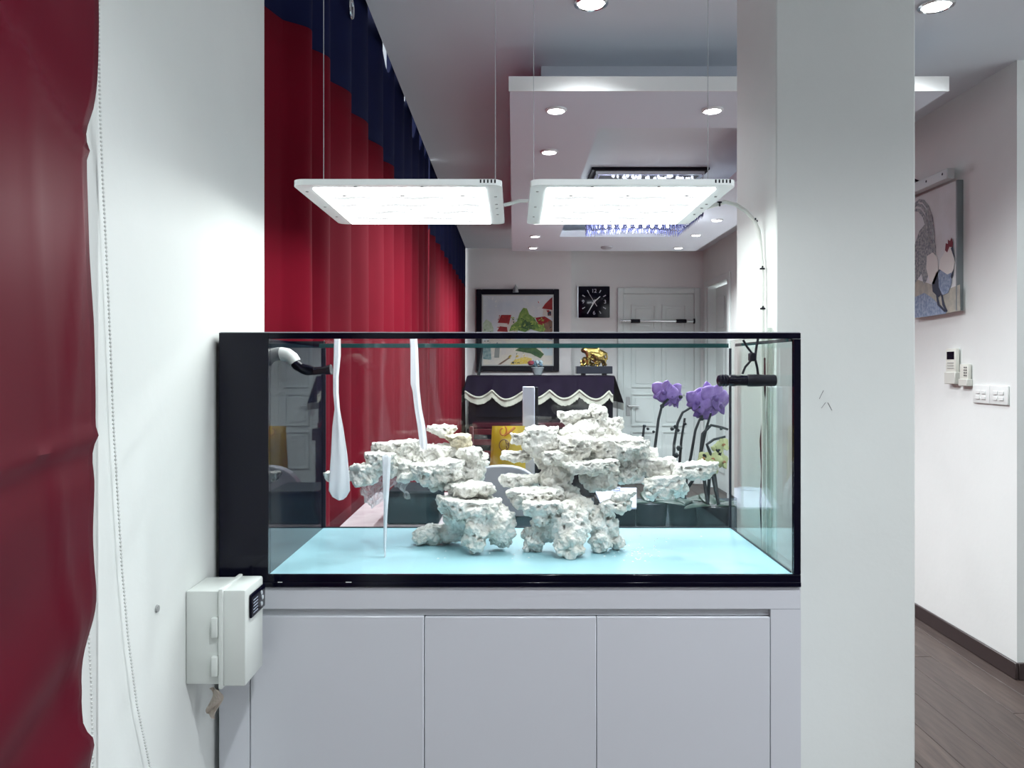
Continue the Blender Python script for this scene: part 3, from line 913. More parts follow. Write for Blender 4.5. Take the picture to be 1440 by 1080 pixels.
# black cable running down outside the right pane, against the pillar
YQ = 1.84
gx = .5995
o = MB().tube([(gx, 1.835, 1.40), (gx, 1.832, 1.32), (gx, 1.845, 1.25), (gx, 1.862, 1.2), (gx, 1.850, 1.12), (gx, 1.862, 1.05), (gx, 1.852, .98), (gx, 1.845, .93), (gx, 1.845, .6), (gx, 1.86, .02)], .003, 8).sm().build('pump_cable', blackm_m)
tag(o, 'thin black cable hanging between tank and white pillar behind right glass', 'cable')

# ------------------------------------------------------------------ aquarium lamps
acr_m = mat('lamp_frame_acrylic', (0.78, 0.83, 0.83), 0.18, coat=.3, emit=.14, ecol=(.9, 1, .99))  # faint emission stands in for lamp light leaking through the acrylic
topm = mat('lamp_housing', (0.62, 0.66, 0.67), 0.3, metal=.3)
def diffuser_mat():
    m = bpy.data.materials.new('lamp_diffuser')
    m.use_nodes = True
    nt = m.node_tree; nt.nodes.clear()
    out = nt.nodes.new('ShaderNodeOutputMaterial')
    em = nt.nodes.new('ShaderNodeEmission'); em.inputs[0].default_value = (.95, 1.0, .985, 1)
    em.inputs[1].default_value = LAMP_E
    nt.links.new(em.outputs[0], out.inputs[0])
    return m
dif_m = diffuser_mat()
led_m = mat('lamp_rib', (0.5, 0.5, 0.5), 0.6, emit=.50, ecol=(.95, 1, 1))
screw_m = mat('screw_grey', (0.30, 0.31, 0.31), 0.4)
ZL = 1.758
def rounded_plate(x0, x1, y0, y1, z0, z1, r, n=6):
    poly = []
    for (cx, cy, a0) in ((x1 - r, y1 - r, 0), (x0 + r, y1 - r, PI / 2), (x0 + r, y0 + r, PI), (x1 - r, y0 + r, 1.5 * PI)):
        for k in range(n + 1):
            q = a0 + PI / 2 * k / n
            poly.append(Vector((cx + r * math.cos(q), cy + r * math.sin(q), 0)))
    return MB().prism(poly, (0, 0, z0), (0, 0, z1))
def lamp(label, x0, x1, wires, vents_left):
    y0, y1 = 1.60, 2.045
    t = thing('aquarium_lamp', label, 'lamp', ((x0 + x1) / 2, (y0 + y1) / 2, ZL), 'flat lamps over the tank')
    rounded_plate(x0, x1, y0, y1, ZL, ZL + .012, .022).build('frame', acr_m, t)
    rounded_plate(x0 + .03, x1 - .03, y0 + .03, y1 - .03, ZL + .0122, ZL + .017, .015).build('housing', topm, t)
    ex0, ex1, ey0, ey1 = x0 + .036, x1 - .036, y0 + .034, y1 - .014
    df = box('diffuser', dif_m, (ex0, ex1, ey0, ey1, ZL - .0022, ZL - .0004), t)
    # faint wavy ribs across the diffuser
    for k in range(4):
        yy = ey0 + (ey1 - ey0) * (k + 1) / 5
        def rib(u, v, yy=yy, k=k):
            q = u * 40
            return (ex0 + .02 + (ex1 - ex0 - .04) * u, yy + .007 * math.sin(q * .62 + k) + (v - .5) * (.012 + .016 * (.5 + .5 * math.sin(q * .31 + 2 * k))), ZL - .0026)
        MB().grid(rib, 60, 1).build('rib', led_m, df, fix=False)
    for a in (.15, .5, .86):
        for b in (.12, .5, .87):
            MB().lathe((ex0 + (ex1 - ex0) * a, ey0 + (ey1 - ey0) * b, ZL - .0024), [(.007, 0), (.0065, -.0028), (.001, -.0035)], 8).build('screw', screw_m, df)
    for (sx_, sy_) in [(x0 + .016, y0 + .06), (x0 + .016, y0 + .22), (x0 + .016, y0 + .34), (x1 - .016, y0 + .11), (x1 - .016, y0 + .19), (x1 - .016, y0 + .235), (x1 - .016, y0 + .31),
                       (x0 + .13, y0 + .014), (x0 + .27, y0 + .014)]:
        MB().lathe((sx_, sy_, ZL), [(.0035, -.0003), (.003, -.0018), (.001, -.002)], 8).build('screw', screw_m, t)
    # vent slots along the near right corner
    for k in range(5):
        a = x1 - .046 + k * .0075
        box('vent_slot', blackm_m, (a, a + .0032, y0 - .0006, y0 + .002, ZL + .004, ZL + .011), t)
    for xw in wires:
        yw = 1.785
        hk = MB().tube([(xw, yw, ZL + .0122), (xw, yw, ZL + .034)], [.005, .004], 8).sm().build('wire_hook', chrome_m, t)
        MB().tube([(xw, yw, ZL + .034), (xw, yw, ZL + .055)], [.003, .0016], 8).sm().build('ferrule', chrome_m, hk)
        MB().tube([(xw, yw, ZL + .055), (xw, yw, CEIL - .001)], .0009, 6).build('wire', steel_m, t)
    return t
lamp('left flat glowing lamp hung on wires over the tank, before red curtain', -.462, -.024, (-.441, -.042), True)
lamp('right flat glowing lamp hung on wires over the tank, nearest the pillar', .036, .466, (.047, .452), False)
o = MB().tube([(-.023, 1.83, ZL + .006), (-.005, 1.83, ZL + .010), (.015, 1.83, ZL + .016), (.035, 1.83, ZL + .016)], .0042, 8).sm().build('link_cable', white_m)
tag(o, 'short white cable linking the two hanging aquarium lamps', 'cable')
lc_ = thing('lamp_cable', 'white lamp cable with black ties curving down to the white pillar', 'cable', (.5, 1.86, 1.7))
YK = 1.86
xk = .597
yk = lambda px: xk * F / (px - VX)
path = [(.468, 1.86, ZL + .006), at(1020, 284, YK), at(1035, 288, YK), at(1049, 297, YK), at(1060, 309, 1.855), at(1067, 325, 1.855)]
path += [(xk, yk(1070), at(0, 350, yk(1070)).z), (xk, yk(1072), at(0, 380, yk(1072)).z), (xk, yk(1072.5), at(0, 434, yk(1072.5)).z), (xk, yk(1073), at(0, 520, yk(1073)).z), (xk, yk(1074), at(0, 640, yk(1074)).z), (xk, yk(1074), at(0, 760, yk(1074)).z), (xk, yk(1074), .02)]
MB().tube(path, .0048, 10).sm().build('cord', mat('cable_cream', (.72, .74, .70), .4), lc_)
for (px, py, a) in ((1012, 285, 1), (1062, 311, 0), (1072, 378, 0), (1072.6, 434, 0)):
    Y = YK if px < 1065 else yk(px)
    c = at(px, py, Y)
    if px > 1065: c.x = xk
    MB().lathe(c, [(.0062, -.002), (.0066, 0), (.0062, .002)], 10).build('cable_tie', blackm_m, lc_)
    MB().tube([c, c + Vector((-.003, -.012, -.010 if a else .004))], .0022, 5).build('tie_tail', blackm_m, lc_)
# clear hose standing beside the cable
o = MB().tube([(.5995, 1.795, 1.47), (.5995, 1.80, 1.2), (.5995, 1.80, .9), (.5995, 1.80, .01)], .0052, 10).sm().build('clear_hose', glass('hose_clear', (.86, .90, .87), .12, opaque=.25, body=(.6, .66, .6)))
tag(o, 'clear greenish hose running down between tank and white pillar', 'hose')

# ------------------------------------------------------------------ controller box on the left wall
bxm = mat('controller_cream', (0.74, 0.78, 0.75), 0.35)
cb = thing('controller_box', 'white plastic controller box with hinged lid on the wall left of the cabinet', 'control box', (-.565, 1.50, .772))
bx0, bxm1, bx1, by0, by1, bz0, bz1 = WL + .0006, -.553, -.506, 1.45, 1.553, .775, .957
box('body', bxm, (bx0, bxm1 - .002, by0 + .002, by1 - .002, bz0 + .003, bz1 - .002), cb, bev=.003, seg=2)
lid = box('lid', bxm, (bxm1 + .004, bx1, by0, by1, bz0, bz1), cb, bev=.004, seg=2)
box('flange', bxm, (bxm1 - .003, bxm1 + .005, by0 - .004, by1 + .003, bz0 - .004, bz1 + .003), cb, bev=.002, seg=2)
for z in (.795, .868):
    box('hinge', bxm, (bxm1 - .016, bxm1 - .004, by0 - .006, by0 + .003, z, z + .038), cb, bev=.0025, seg=2)
dsp = box('display', black_m, (bx1 + .0003, bx1 + .006, by0 + .018, by1 - .004, bz1 - .060, bz1 - .014), lid, bev=.003, seg=2)
dig_m = mat('display_print', (.35, .40, .50), .5)
for k in range(5):
    box('printed_line', dig_m, (bx1 + .0062, bx1 + .0066, by0 + .026, by0 + .052, bz1 - .052 + k * .006, bz1 - .050 + k * .006), dsp)
for k in range(3):
    MB().lathe((bx1 + .006, by0 + .074 + (k % 2) * .006, bz1 - .048 + k * .011), [(.0045, 0), (.004, .0015)], 10, axis='x').build('button', mat('button_grey', (.5, .55, .6), .4), dsp)
# torn plaster strip dangling below
tape_m = mat('torn_tape', (.62, .55, .48), .8)
o = MB().grid(lambda u, v: at(294 + 14 * u + 5 * math.sin(v * 5), 968 + 36 * v + 5 * u * v, 1.50) + Vector((0, .006 * math.sin(u * 5 + v * 7), 0)), 6, 10).build('torn_tape', tape_m, fix=False)
tag(o, 'torn beige tape strip dangling under the white controller box', 'tape')
s = o.modifiers.new('thickness', 'SOLIDIFY'); s.thickness = .0015
# small hole with plug in the wall
c = at(220, 856, .62 * F / (VX - 220))
o = MB().lathe((WL + .0004, c.y, c.z), [(.007, 0), (.006, .003), (.002, .0035)], 9, axis='x').build('wall_plug', mat('plug_grey', (.35, .36, .36), .7))
tag(o, 'small grey plug in the white wall below the bead chain', 'plug')

# ------------------------------------------------------------------ rooster canvas on the right wall
xw = WR - .0005
can = thing('rooster_painting', 'unframed canvas painting of a rooster on the right wall', 'painting', (xw, 4.2, 1.653))
cy0, cy1, cz0, cz1 = 3.80, 4.60, 1.655, 2.30
canv_m = mat('canvas_ground', (0.76, 0.80, 0.82), 0.7, col2=(.66, .69, .68), scale=6)
box('canvas', canv_m, (xw - .03, xw, cy0, cy1, cz0, cz1), can, bev=.002)
box('edge_moulding', mat('canvas_edge_grey', (.20, .23, .24), .5), (xw - .031, xw - .001, cy0 - .012, cy0 - .0005, cz0, cz1), can)
def rp(px, py):
    """point on the canvas plane seen at photo pixel"""
    X = xw - .0305
    Y = X * F / (px - VX)
    return at(px, py, Y)
def paint(parent, pts, m, layer, name='painted_shape'):
    off = Vector((-.0006 * layer, 0, 0))
    P = [Vector((xw - .0302, p.y, p.z)) for p in pts]
    return MB().prism(P, off, off + Vector((-.0006, 0, 0))).build(name, m, parent)
pc = lambda n, c, **k: mat('paint_' + n, c, .7, **k)
low = pc('canvas_low', (.36, .36, .32), col2=(.50, .48, .40), scale=25)
paint(can, [rp(1286, 448), rp(1286, 392), rp(1310, 400), rp(1330, 408), rp(1350, 400), rp(1350.5, 437)], low, 0, 'painted_ground')
blue1 = pc('blue', (.17, .24, .38), col2=(.38, .46, .58), scale=60)
white1 = pc('white', (.80, .80, .76))
dark1 = pc('dark', (.035, .045, .08))
grey1 = pc('plume', (.16, .19, .22), col2=(.50, .53, .52), scale=70)
red1 = pc('comb', (.20, .012, .03))
paint(can, [rp(1286, 447), rp(1286, 418), rp(1300, 412), rp(1310, 418), rp(1316, 424), rp(1326, 432), rp(1333, 437), rp(1330, 441), rp(1305, 445)], blue1, 1, 'painted_rocks')
paint(can, [rp(1286, 400), rp(1286, 345), rp(1293, 325), rp(1301, 315), rp(1306, 330), rp(1316, 345), rp(1316, 362), rp(1308, 378), rp(1303, 395), rp(1299, 400), rp(1296, 385), rp(1291, 392)], grey1, 1, 'painted_plume')
for (a, b) in ((0, 0), (3, 6), (6, 13)):
    arc = [(1286, 286 + b), (1293, 280 + b), (1300, 281 + b), (1307, 290 + b), (1312, 306 + b), (1314.5, 325 + b), (1315, 350)]
    inner = [(1312.5, 350), (1311.5, 325 + b), (1308.5, 308 + b), (1304, 293 + b), (1298, 285 + b), (1292, 284 + b), (1286, 290 + b)]
    if a: arc = [(x_ - a, y_) for x_, y_ in arc]; inner = [(x_ - a, y_) for x_, y_ in inner]
    paint(can, [rp(max(x_, 1284), y_) for x_, y_ in arc + inner], grey1, 2, 'painted_feather')
paint(can, [rp(1304, 360), rp(1312, 355), rp(1319, 362), rp(1320, 385), rp(1314, 400), rp(1308, 396), rp(1303, 378)], white1, 3, 'painted_back')
paint(can, [rp(1311, 398), rp(1317, 384), rp(1324, 376), rp(1330, 395), rp(1327, 412), rp(1320, 418), rp(1312, 410)], dark1, 3, 'painted_wing')
paint(can, [rp(1320, 385), rp(1327, 374), rp(1338, 380), rp(1339, 398), rp(1334, 412), rp(1326, 415), rp(1321, 404)], blue1, 4, 'painted_breast')
paint(can, [rp(1321, 378), rp(1323, 365), rp(1331, 352), rp(1337, 345), rp(1341, 350), rp(1343.5, 368), rp(1341, 382), rp(1333, 386)], white1, 5, 'painted_neck')
paint(can, [rp(1330, 352), rp(1331, 342), rp(1334, 343), rp(1334, 337), rp(1337, 339), rp(1339, 334), rp(1341, 341), rp(1341, 348), rp(1336, 347), rp(1333, 355)], red1, 6, 'painted_comb')
paint(can, [rp(1338, 349), rp(1341, 346), rp(1343, 360), rp(1344, 368), rp(1342.5, 362)], dark1, 6, 'painted_beak')
paint(can, [rp(1338, 388), rp(1342, 378), rp(1341, 388), rp(1338.5, 392)], dark1, 6, 'painted_hackle')
for a in (0, 7):
    paint(can, [rp(1317 + a, 414), rp(1319 + a, 414), rp(1322 + a, 428), rp(1331 + a * .3, 437), rp(1329 + a * .3, 439), rp(1319 + a, 429)], dark1, 5, 'painted_leg')
# picture light over it
pl_ = thing('picture_light', 'slim silver picture light above the rooster painting', 'picture light', (xw, 4.0, 2.33))
box('light_bar', mat('light_bar_silver', (.62, .64, .64), .35, metal=.3), (xw - .075, xw - .035, 3.80, 4.40, 2.308, 2.362), pl_, bev=.004)
box('wall_mount', steel_m, (xw - .012, xw - .0005, 4.08, 4.22, 2.33, 2.39), pl_, bev=.003)
MB().tube([(xw - .01, 4.15, 2.37), (xw - .06, 4.15, 2.39), (xw - .055, 4.14, 2.366)], .007, 8).sm().build('arm', blackm_m, pl_)
for y in (3.84, 3.99):
    MB().lathe((xw - .0755, y, 2.34), [(.007, 0), (.005, -.001)], 8, axis='x').build('screw', blackm_m, pl_)

# remotes and switches
def wallbox(px0, px1, py0, py1, dx):
    Y0 = (WR - dx) * F / (px1 - VX); Y1 = (WR - dx) * F / (px0 - VX)
    Ym = (Y0 + Y1) / 2
    return Y0, Y1, at(0, py1, Ym).z, at(0, py0, Ym).z
rem_m = mat('remote_cream', (.72, .73, .66), .4)
a, b, z0, z1 = wallbox(1332, 1346, 490, 540, .02)
rm = thing('remote_control', 'taller cream remote control with dark screen in a wall holder', 'remote', (WR - .01, (a + b) / 2, z0), 'remotes on the right wall')
box('body', rem_m, (WR - .028, WR - .008, a, b, z0 + .01, z1), rm, bev=.004, seg=2)
box('screen', black_m, (WR - .0292, WR - .0275, a + .012, b - .012, z1 - .055, z1 - .016), rm)
for k in range(3):
    box('button', mat('button_grey2', (.5, .51, .48), .5), (WR - .030, WR - .0275, a + .016, b - .016, z1 - .076 - k * .013, z1 - .068 - k * .013), rm, bev=.001)
box('holder', mat('holder_grey', (.62, .63, .58), .5), (WR - .034, WR - .0006, a - .004, b + .004, z0, z0 + .06), rm, bev=.003)
a, b, z0, z1 = wallbox(1350.5, 1362, 512, 543, .02)
rm = thing('remote_control', 'shorter cream remote control hanging right of the taller remote', 'remote', (WR - .01, (a + b) / 2, z0), 'remotes on the right wall')
box('body', rem_m, (WR - .024, WR - .006, a, b, z0 + .014, z1), rm, bev=.003, seg=2)
for i_ in range(2):
    for k in range(4):
        box('button', mat('button_dark', (.10, .10, .10), .5), (WR - .026, WR - .0235, a + .008 + i_ * .015, a + .016 + i_ * .015, z1 - .02 - k * .013, z1 - .013 - k * .013), rm)
box('holder', mat('holder_grey', (.62, .63, .58), .5), (WR - .03, WR - .0006, a - .003, b + .003, z0, z0 + .035), rm, bev=.003)
a, b, z0, z1 = wallbox(1369, 1418.5, 542, 568, .005)
sw = thing('switch_plate', 'double white light switch plate below the remotes', 'light switch', (WR - .004, (a + b) / 2, z0))
mid = (a + b) / 2
for (c0, c1) in ((a, mid - .0012), (mid + .0012, b)):
    pt = box('face_plate', white_m, (WR - .010, WR - .0006, c0, c1, z0, z1), sw, bev=.003, seg=2)
    for i_ in range(2):
        for k in range(2):
            yy = c0 + (c1 - c0) * (.2 + .34 * i_); zz = z0 + (z1 - z0) * (.22 + .30 * k)
            box('rocker', white_m, (WR - .0145, WR - .0095, yy, yy + (c1 - c0) * .24, zz, zz + (z1 - z0) * .2), pt, bev=.0015)

# ------------------------------------------------------------------ back wall: street painting, clock, exercise bar
YPA = 8.799
fp = thing('framed_painting', 'black framed colourful painting of red roofed houses and a tree', 'painting', at(728, 522, YPA))
q0, q1 = at(670, 522, YPA), at(786, 407, YPA)
fx0, fx1, fz0, fz1 = q0.x, q1.x, q0.z, q1.z
fw = .062
blk = mat('picture_frame_black', (.005, .005, .012), .4, spec=.15)
box('frame_side', blk, (fx0, fx0 + fw, YPA - .04, YPA - .0005, fz0, fz1), fp, bev=.006)
box('frame_side', blk, (fx1 - fw, fx1, YPA - .04, YPA - .0005, fz0, fz1), fp, bev=.006)
box('frame_side', blk, (fx0 + fw, fx1 - fw, YPA - .04, YPA - .0005, fz0, fz0 + fw), fp, bev=.006)
box('frame_side', blk, (fx0 + fw, fx1 - fw, YPA - .04, YPA - .0005, fz1 - fw, fz1), fp, bev=.006)
ix0, ix1, iz0, iz1 = fx0 + fw, fx1 - fw, fz0 + fw, fz1 - fw
lin = mat('frame_liner', (.55, .57, .55), .4, metal=.3)
mb = MB()
g = .014
mb.box(ix0, ix0 + g, YPA - .03, YPA - .02, iz0, iz1).box(ix1 - g, ix1, YPA - .03, YPA - .02, iz0, iz1).box(ix0 + g, ix1 - g, YPA - .03, YPA - .02, iz0, iz0 + g).box(ix0 + g, ix1 - g, YPA - .03, YPA - .02, iz1 - g, iz1)
mb.build('liner', lin, fp)
art = box('canvas', mat('art_sky', (.62, .70, .78), .7, col2=(.78, .82, .83), scale=4), (ix0, ix1, YPA - .015, YPA - .002, iz0, iz1), fp)
def ap(poly, m, layer, name):
    P = []
    for (px, py) in poly:
        p = at(px, py, YPA)
        P.append(Vector((min(max(p.x, ix0 + g), ix1 - g), YPA - .0152, min(max(p.z, iz0 + g), iz1 - g))))
    off = Vector((0, -.0011 * layer, 0))
    MB().prism(P, off, off + Vector((0, -.0011, 0))).build(name, m, art)
sand = pc('sand', (.78, .72, .60), col2=(.70, .66, .62), scale=9)
roof = pc('roof_red', (.38, .03, .03), col2=(.25, .02, .03), scale=20)
leafg = pc('leaf_green', (.10, .24, .05), col2=(.32, .45, .12), scale=22)
leafd = pc('leaf_dark', (.03, .09, .04), col2=(.10, .20, .06), scale=25)
wal = pc('house_wall', (.70, .66, .62))
brn = pc('brown', (.16, .08, .05), col2=(.30, .20, .14), scale=20)
yel = pc('yellow', (.72, .50, .06), col2=(.85, .70, .25), scale=40)
teal = pc('teal', (.12, .25, .27), col2=(.40, .50, .48), scale=30)
ap([(677, 518), (677, 480), (700, 474), (730, 478), (760, 476), (781, 480), (781, 518)], sand, 0, 'painted_street')
ap([(678, 472), (678, 455), (684, 449), (691, 454), (694, 462), (693, 474)], pc('pale_green', (.40, .55, .36), col2=(.6, .7, .6), scale=30), 1, 'painted_bush')
ap([(700, 470), (702, 452), (716, 454), (721, 447), (728, 456), (727, 472)], wal, 1, 'painted_house')
ap([(700, 454), (705, 443), (719, 443), (716, 455)], roof, 2, 'painted_roof')
ap([(699, 466), (703, 459), (713, 460), (714, 467)], roof, 2, 'painted_roof')
ap([(760, 475), (762, 452), (768, 446), (780, 452), (780, 478)], brn, 1, 'painted_house')
ap([(763, 444), (764, 433), (780, 433), (780, 447), (768, 445)], wal, 2, 'painted_house')
ap([(762, 434), (766, 428), (774, 420), (780, 418), (780, 436)], roof, 3, 'painted_roof')
ap([(770, 444), (770, 438), (775, 438), (775, 444)], dark1, 3, 'painted_window')
ap([(753, 447), (766, 445), (774, 450), (764, 456), (758, 460)], roof, 3, 'painted_roof')
ap([(716, 466), (719, 458), (727, 452), (731, 440), (736, 433), (741, 434), (744, 442), (751, 447), (756, 455), (764, 458), (768, 464), (760, 467), (746, 463), (738, 467), (726, 464)], leafg, 4, 'painted_tree')
ap([(730, 460), (738, 450), (748, 454), (752, 462), (742, 464)], leafd, 5, 'painted_tree_shade')
ap([(678, 505), (679, 487), (690, 486), (691, 506)], teal, 2, 'painted_stall')
ap([(695, 503), (696, 487), (703, 488), (702, 503)], pc('stall_grey', (.30, .32, .30)), 2, 'painted_stall')
ap([(704, 500), (706, 480), (712, 480), (712, 498)], wal, 2, 'painted_stall')
ap([(724, 493), (732, 488), (752, 488), (765, 498), (760, 504), (746, 497)], leafd, 3, 'painted_shadow')
ap([(700, 514), (716, 502), (718, 503), (704, 514)], brn, 3, 'painted_stroke')
ap([(717, 515), (724, 506), (738, 502), (748, 504), (746, 511), (726, 513)], yel, 3, 'painted_flowers')
ap([(760, 489), (780, 489), (780, 500), (766, 500)], pc('pale_blue', (.55, .66, .70)), 2, 'painted_patch')
for (name_, m_, zone, cnt, layer) in (('leaf', pc('dab_lime', (.42, .55, .12)), [(719, 446, 766, 466)], 46, 6), ('leaf_deep', leafd, [(719, 448, 764, 466), (726, 488, 764, 500)], 34, 7),
        ('roof', pc('dab_red', (.50, .05, .04)), [(700, 442, 719, 467), (755, 424, 781, 455)], 22, 7), ('flower', pc('dab_gold', (.85, .62, .08)), [(716, 500, 752, 515)], 30, 6),
        ('street', pc('dab_cream', (.86, .80, .68)), [(690, 478, 781, 517)], 30, 1), ('cloud', pc('dab_white', (.82, .85, .86)), [(678, 412, 764, 440)], 22, 0),
        ('shade', dark1, [(677, 455, 700, 500), (755, 450, 781, 478), (716, 508, 730, 516)], 26, 7), ('pink', pc('dab_pink', (.66, .42, .36)), [(690, 470, 781, 490)], 18, 4)):
    mb = MB()
    for q in range(cnt):
        z_ = zone[q % len(zone)]
        px_, py_ = R.uniform(z_[0], z_[2]), R.uniform(z_[1], z_[3])
        a_ = R.uniform(0, PI); L_ = R.uniform(.006, .020); W_ = L_ * R.uniform(.3, .6)
        c_ = at(px_, py_, YPA); c_.y = YPA - .0152 - .0011 * layer
        c_.x = min(max(c_.x, ix0 + .036), ix1 - .036); c_.z = min(max(c_.z, iz0 + .036), iz1 - .036)
        d_ = Vector((math.cos(a_), 0, math.sin(a_))); e_ = Vector((-math.sin(a_), 0, math.cos(a_)))
        mb.prism([c_ - d_ * L_, c_ + e_ * W_ - d_ * L_ * .3, c_ + d_ * L_, c_ - e_ * W_ + d_ * L_ * .2], (0, 0, 0), (0, -.0012, 0))
    mb.build('brush_dabs', m_, art)['kind'] = 'stuff'
sp = MB().lathe((at(725, 0, 8.70).x, 8.70, at(0, 411, 8.70).z), [(.034, 0), (.030, .03), (.020, .055), (.008, .075), (.004, .09)], 14).sm().build('picture_spot', steel_m)
tag(sp, 'small silver bell shaped spotlight above the framed street painting', 'picture light')
MB().tube([(at(725, 0, 8.70).x, 8.70, at(0, 403, 8.70).z), (at(725, 0, 8.70).x, 8.797, at(0, 404, 8.70).z)], .008, 6).build('bracket', steel_m, sp)

# clock
YCL = ZB - .001
ck = thing('wall_clock', 'square black wall clock with silver hands beside the door', 'clock', at(835, 447, YCL))
c0, c1 = at(813, 447, YCL), at(857, 403, YCL)
box('face', black_m, (c0.x, c1.x, YCL - .035, YCL - .0005, c0.z, c1.z), ck, bev=.006, seg=2)
box('side_trim', steel_m, (c0.x - .012, c0.x - .0005, YCL - .034, YCL - .0005, c0.z, c1.z), ck)
cc = Vector(((c0.x + c1.x) / 2, YCL - .0365, (c0.z + c1.z) / 2))
hand_m = mat('clock_silver', (.80, .82, .84), .35)
num_m = mat('clock_numeral', (.62, .66, .72), .4)
def hand(ang, L, wd, back, name, lay=0):
    a = math.radians(ang); d_ = Vector((math.sin(a), 0, math.cos(a))); s_ = Vector((math.cos(a), 0, -math.sin(a)))
    p = cc + Vector((0, -.003 * lay, 0))
    MB().prism([p - d_ * back - s_ * wd, p + d_ * L - s_ * wd * .4, p + d_ * L + s_ * wd * .4, p - d_ * back + s_ * wd], (0, 0, 0), (0, -.002, 0)).build(name, hand_m, ck)
hand(48, .095, .008, .03, 'hour_hand', 1)
hand(210, .135, .008, .03, 'minute_hand', 2)
hand(328, .13, .003, .06, 'second_hand', 3)
MB().lathe(cc, [(.012, .001), (.012, -.012), (.004, -.013)], 12, axis='y').build('hub', hand_m, ck)
def text_mesh(s, size, name, parent, center, m):
    cu_ = bpy.data.curves.new(name, 'FONT'); cu_.body = s; cu_.size = size; cu_.extrude = .0012
    cu_.align_x = 'CENTER'; cu_.align_y = 'CENTER'
    ob = bpy.data.objects.new(name, cu_); C.objects.link(ob)
    dg = bpy.context.evaluated_depsgraph_get()
    me = bpy.data.meshes.new_from_object(ob.evaluated_get(dg))
    vs = [Vector((v.co.x, -v.co.z, v.co.y)) + Vector(center) for v in me.vertices]
    fs = [tuple(p.vertices) for p in me.polygons]
    bpy.data.objects.remove(ob); bpy.data.curves.remove(cu_); bpy.data.meshes.remove(me)
    return link_mesh(name, vs, fs, m, parent)
rad = .128
for s_, a in (('12', 0), ('3', 90), ('6', 180), ('9', 270)):
    q = math.radians(a)
    text_mesh(s_, .062, 'numeral', ck, cc + Vector((rad * math.sin(q), .0, rad * math.cos(q))), num_m)
for a in (30, 60, 120, 150, 210, 240, 300, 330):
    q = math.radians(a)
    d_ = Vector((math.sin(q), 0, math.cos(q))); s2 = Vector((math.cos(q), 0, -math.sin(q)))
    p = cc + d_ * .140
    MB().prism([p - d_ * .018 - s2 * .003, p + d_ * .018 - s2 * .006, p + d_ * .018 + s2 * .006, p - d_ * .018 + s2 * .003], (0, 0, 0), (0, -.0015, 0)).build('hour_mark', num_m, ck)

# pull-up bar across the door
YBR = ZB - .09
pb = thing('pull_up_bar', 'chrome exercise bar with black grips across the white door', 'exercise bar', at(925, 453, YBR))
def bar(a, b, r, m, name):
    MB().tube([at(a, 451.5, YBR), at(b, 451.5, YBR)], r, 12).sm().build(name, m, pb)
bar(874, 976, .013, chrome_m, 'bar')
bar(887, 900, .022, blackm_m, 'grip'); bar(951, 965, .022, blackm_m, 'grip')
bar(873, 886, .019, chrome_m, 'sleeve'); bar(965.5, 975, .019, chrome_m, 'sleeve'); bar(975, 977, .030, blackm_m, 'end_pad'); bar(872.5, 873.5, .026, chrome_m, 'end_pad')

# ------------------------------------------------------------------ upright piano with fringed cloth
YPI = 8.12
px0, px1 = at(659, 0, YPI).x, at(862, 0, YPI).x
pzt = at(0, 529.5, YPI).z
piano_m = mat('piano_black', (.005, .005, .010), .15, spec=.3)
pn = thing('upright_piano', 'black upright piano under the framed painting', 'piano', ((px0 + px1) / 2, 8.4, 0))
box('case', piano_m, (px0, px1, YPI, 8.74, .0, pzt), pn, bev=.006)
box('key_bed', piano_m, (px0, px1, YPI - .26, YPI - .0005, .62, .74), pn, bev=.006)
box('key_lid', mat('piano_lid_red', (.05, .008, .016), .15, coat=.5), (px0 + .05, px1 - .05, YPI - .24, YPI - .001, .742, .80), pn, bev=.008)
box('music_panel', piano_m, (px0 + .08, px1 - .08, YPI - .018, YPI - .0005, .84, pzt - .06), pn, bev=.004)
for xx in (px0 + .03, px1 - .09):
    box('leg', piano_m, (xx, xx + .06, YPI - .24, YPI - .18, 0, .619), pn, bev=.004)
# cloth
vel_m = mat('velvet_purple_black', (.010, .005, .020), .8, spec=.1, var=.3, scale=12)
fri_m = mat('fringe_cream', (.52, .53, .45), .85, var=.2, scale=60)
cl = thing('piano_cloth', 'dark velvet piano cloth with scalloped cream fringe', 'cloth', ((px0 + px1) / 2, YPI - .01, 1.0))
yc = YPI - .022
zt_ = pzt + .003
top = MB().box(px0 - .012, px1 + .012, yc + .001, 8.72, zt_, zt_ + .006)
top.build('cloth_top', vel_m, cl)
peaks = [(652, 549), (673, 559), (692, 549), (711, 562), (735, 551), (753, 560), (773, 549), (793, 561), (815, 549), (838, 562), (857, 550), (861, 556)]
def hem(px):
    for k in range(len(peaks) - 1):
        if peaks[k][0] <= px <= peaks[k + 1][0]:
            q = (px - peaks[k][0]) / (peaks[k + 1][0] - peaks[k][0])
            return peaks[k][1] + (peaks[k + 1][1] - peaks[k][1]) * (math.sin(q * PI / 2) if peaks[k + 1][1] > peaks[k][1] else 1 - math.cos(q * PI / 2))
    return peaks[-1][1]
def drape(u, v):
    px = 653 + u * (863 - 653)
    p0 = at(657 + u * (864 - 657), 529.5, yc); p1 = at(px, hem(px), yc - .03)
    p = p0.lerp(p1, v)
    p.y += .010 * math.sin(u * 60) * v
    return p
o = MB().grid(drape, 120, 8).sm().build('front_drape', vel_m, cl, fix=False)
fr = MB()
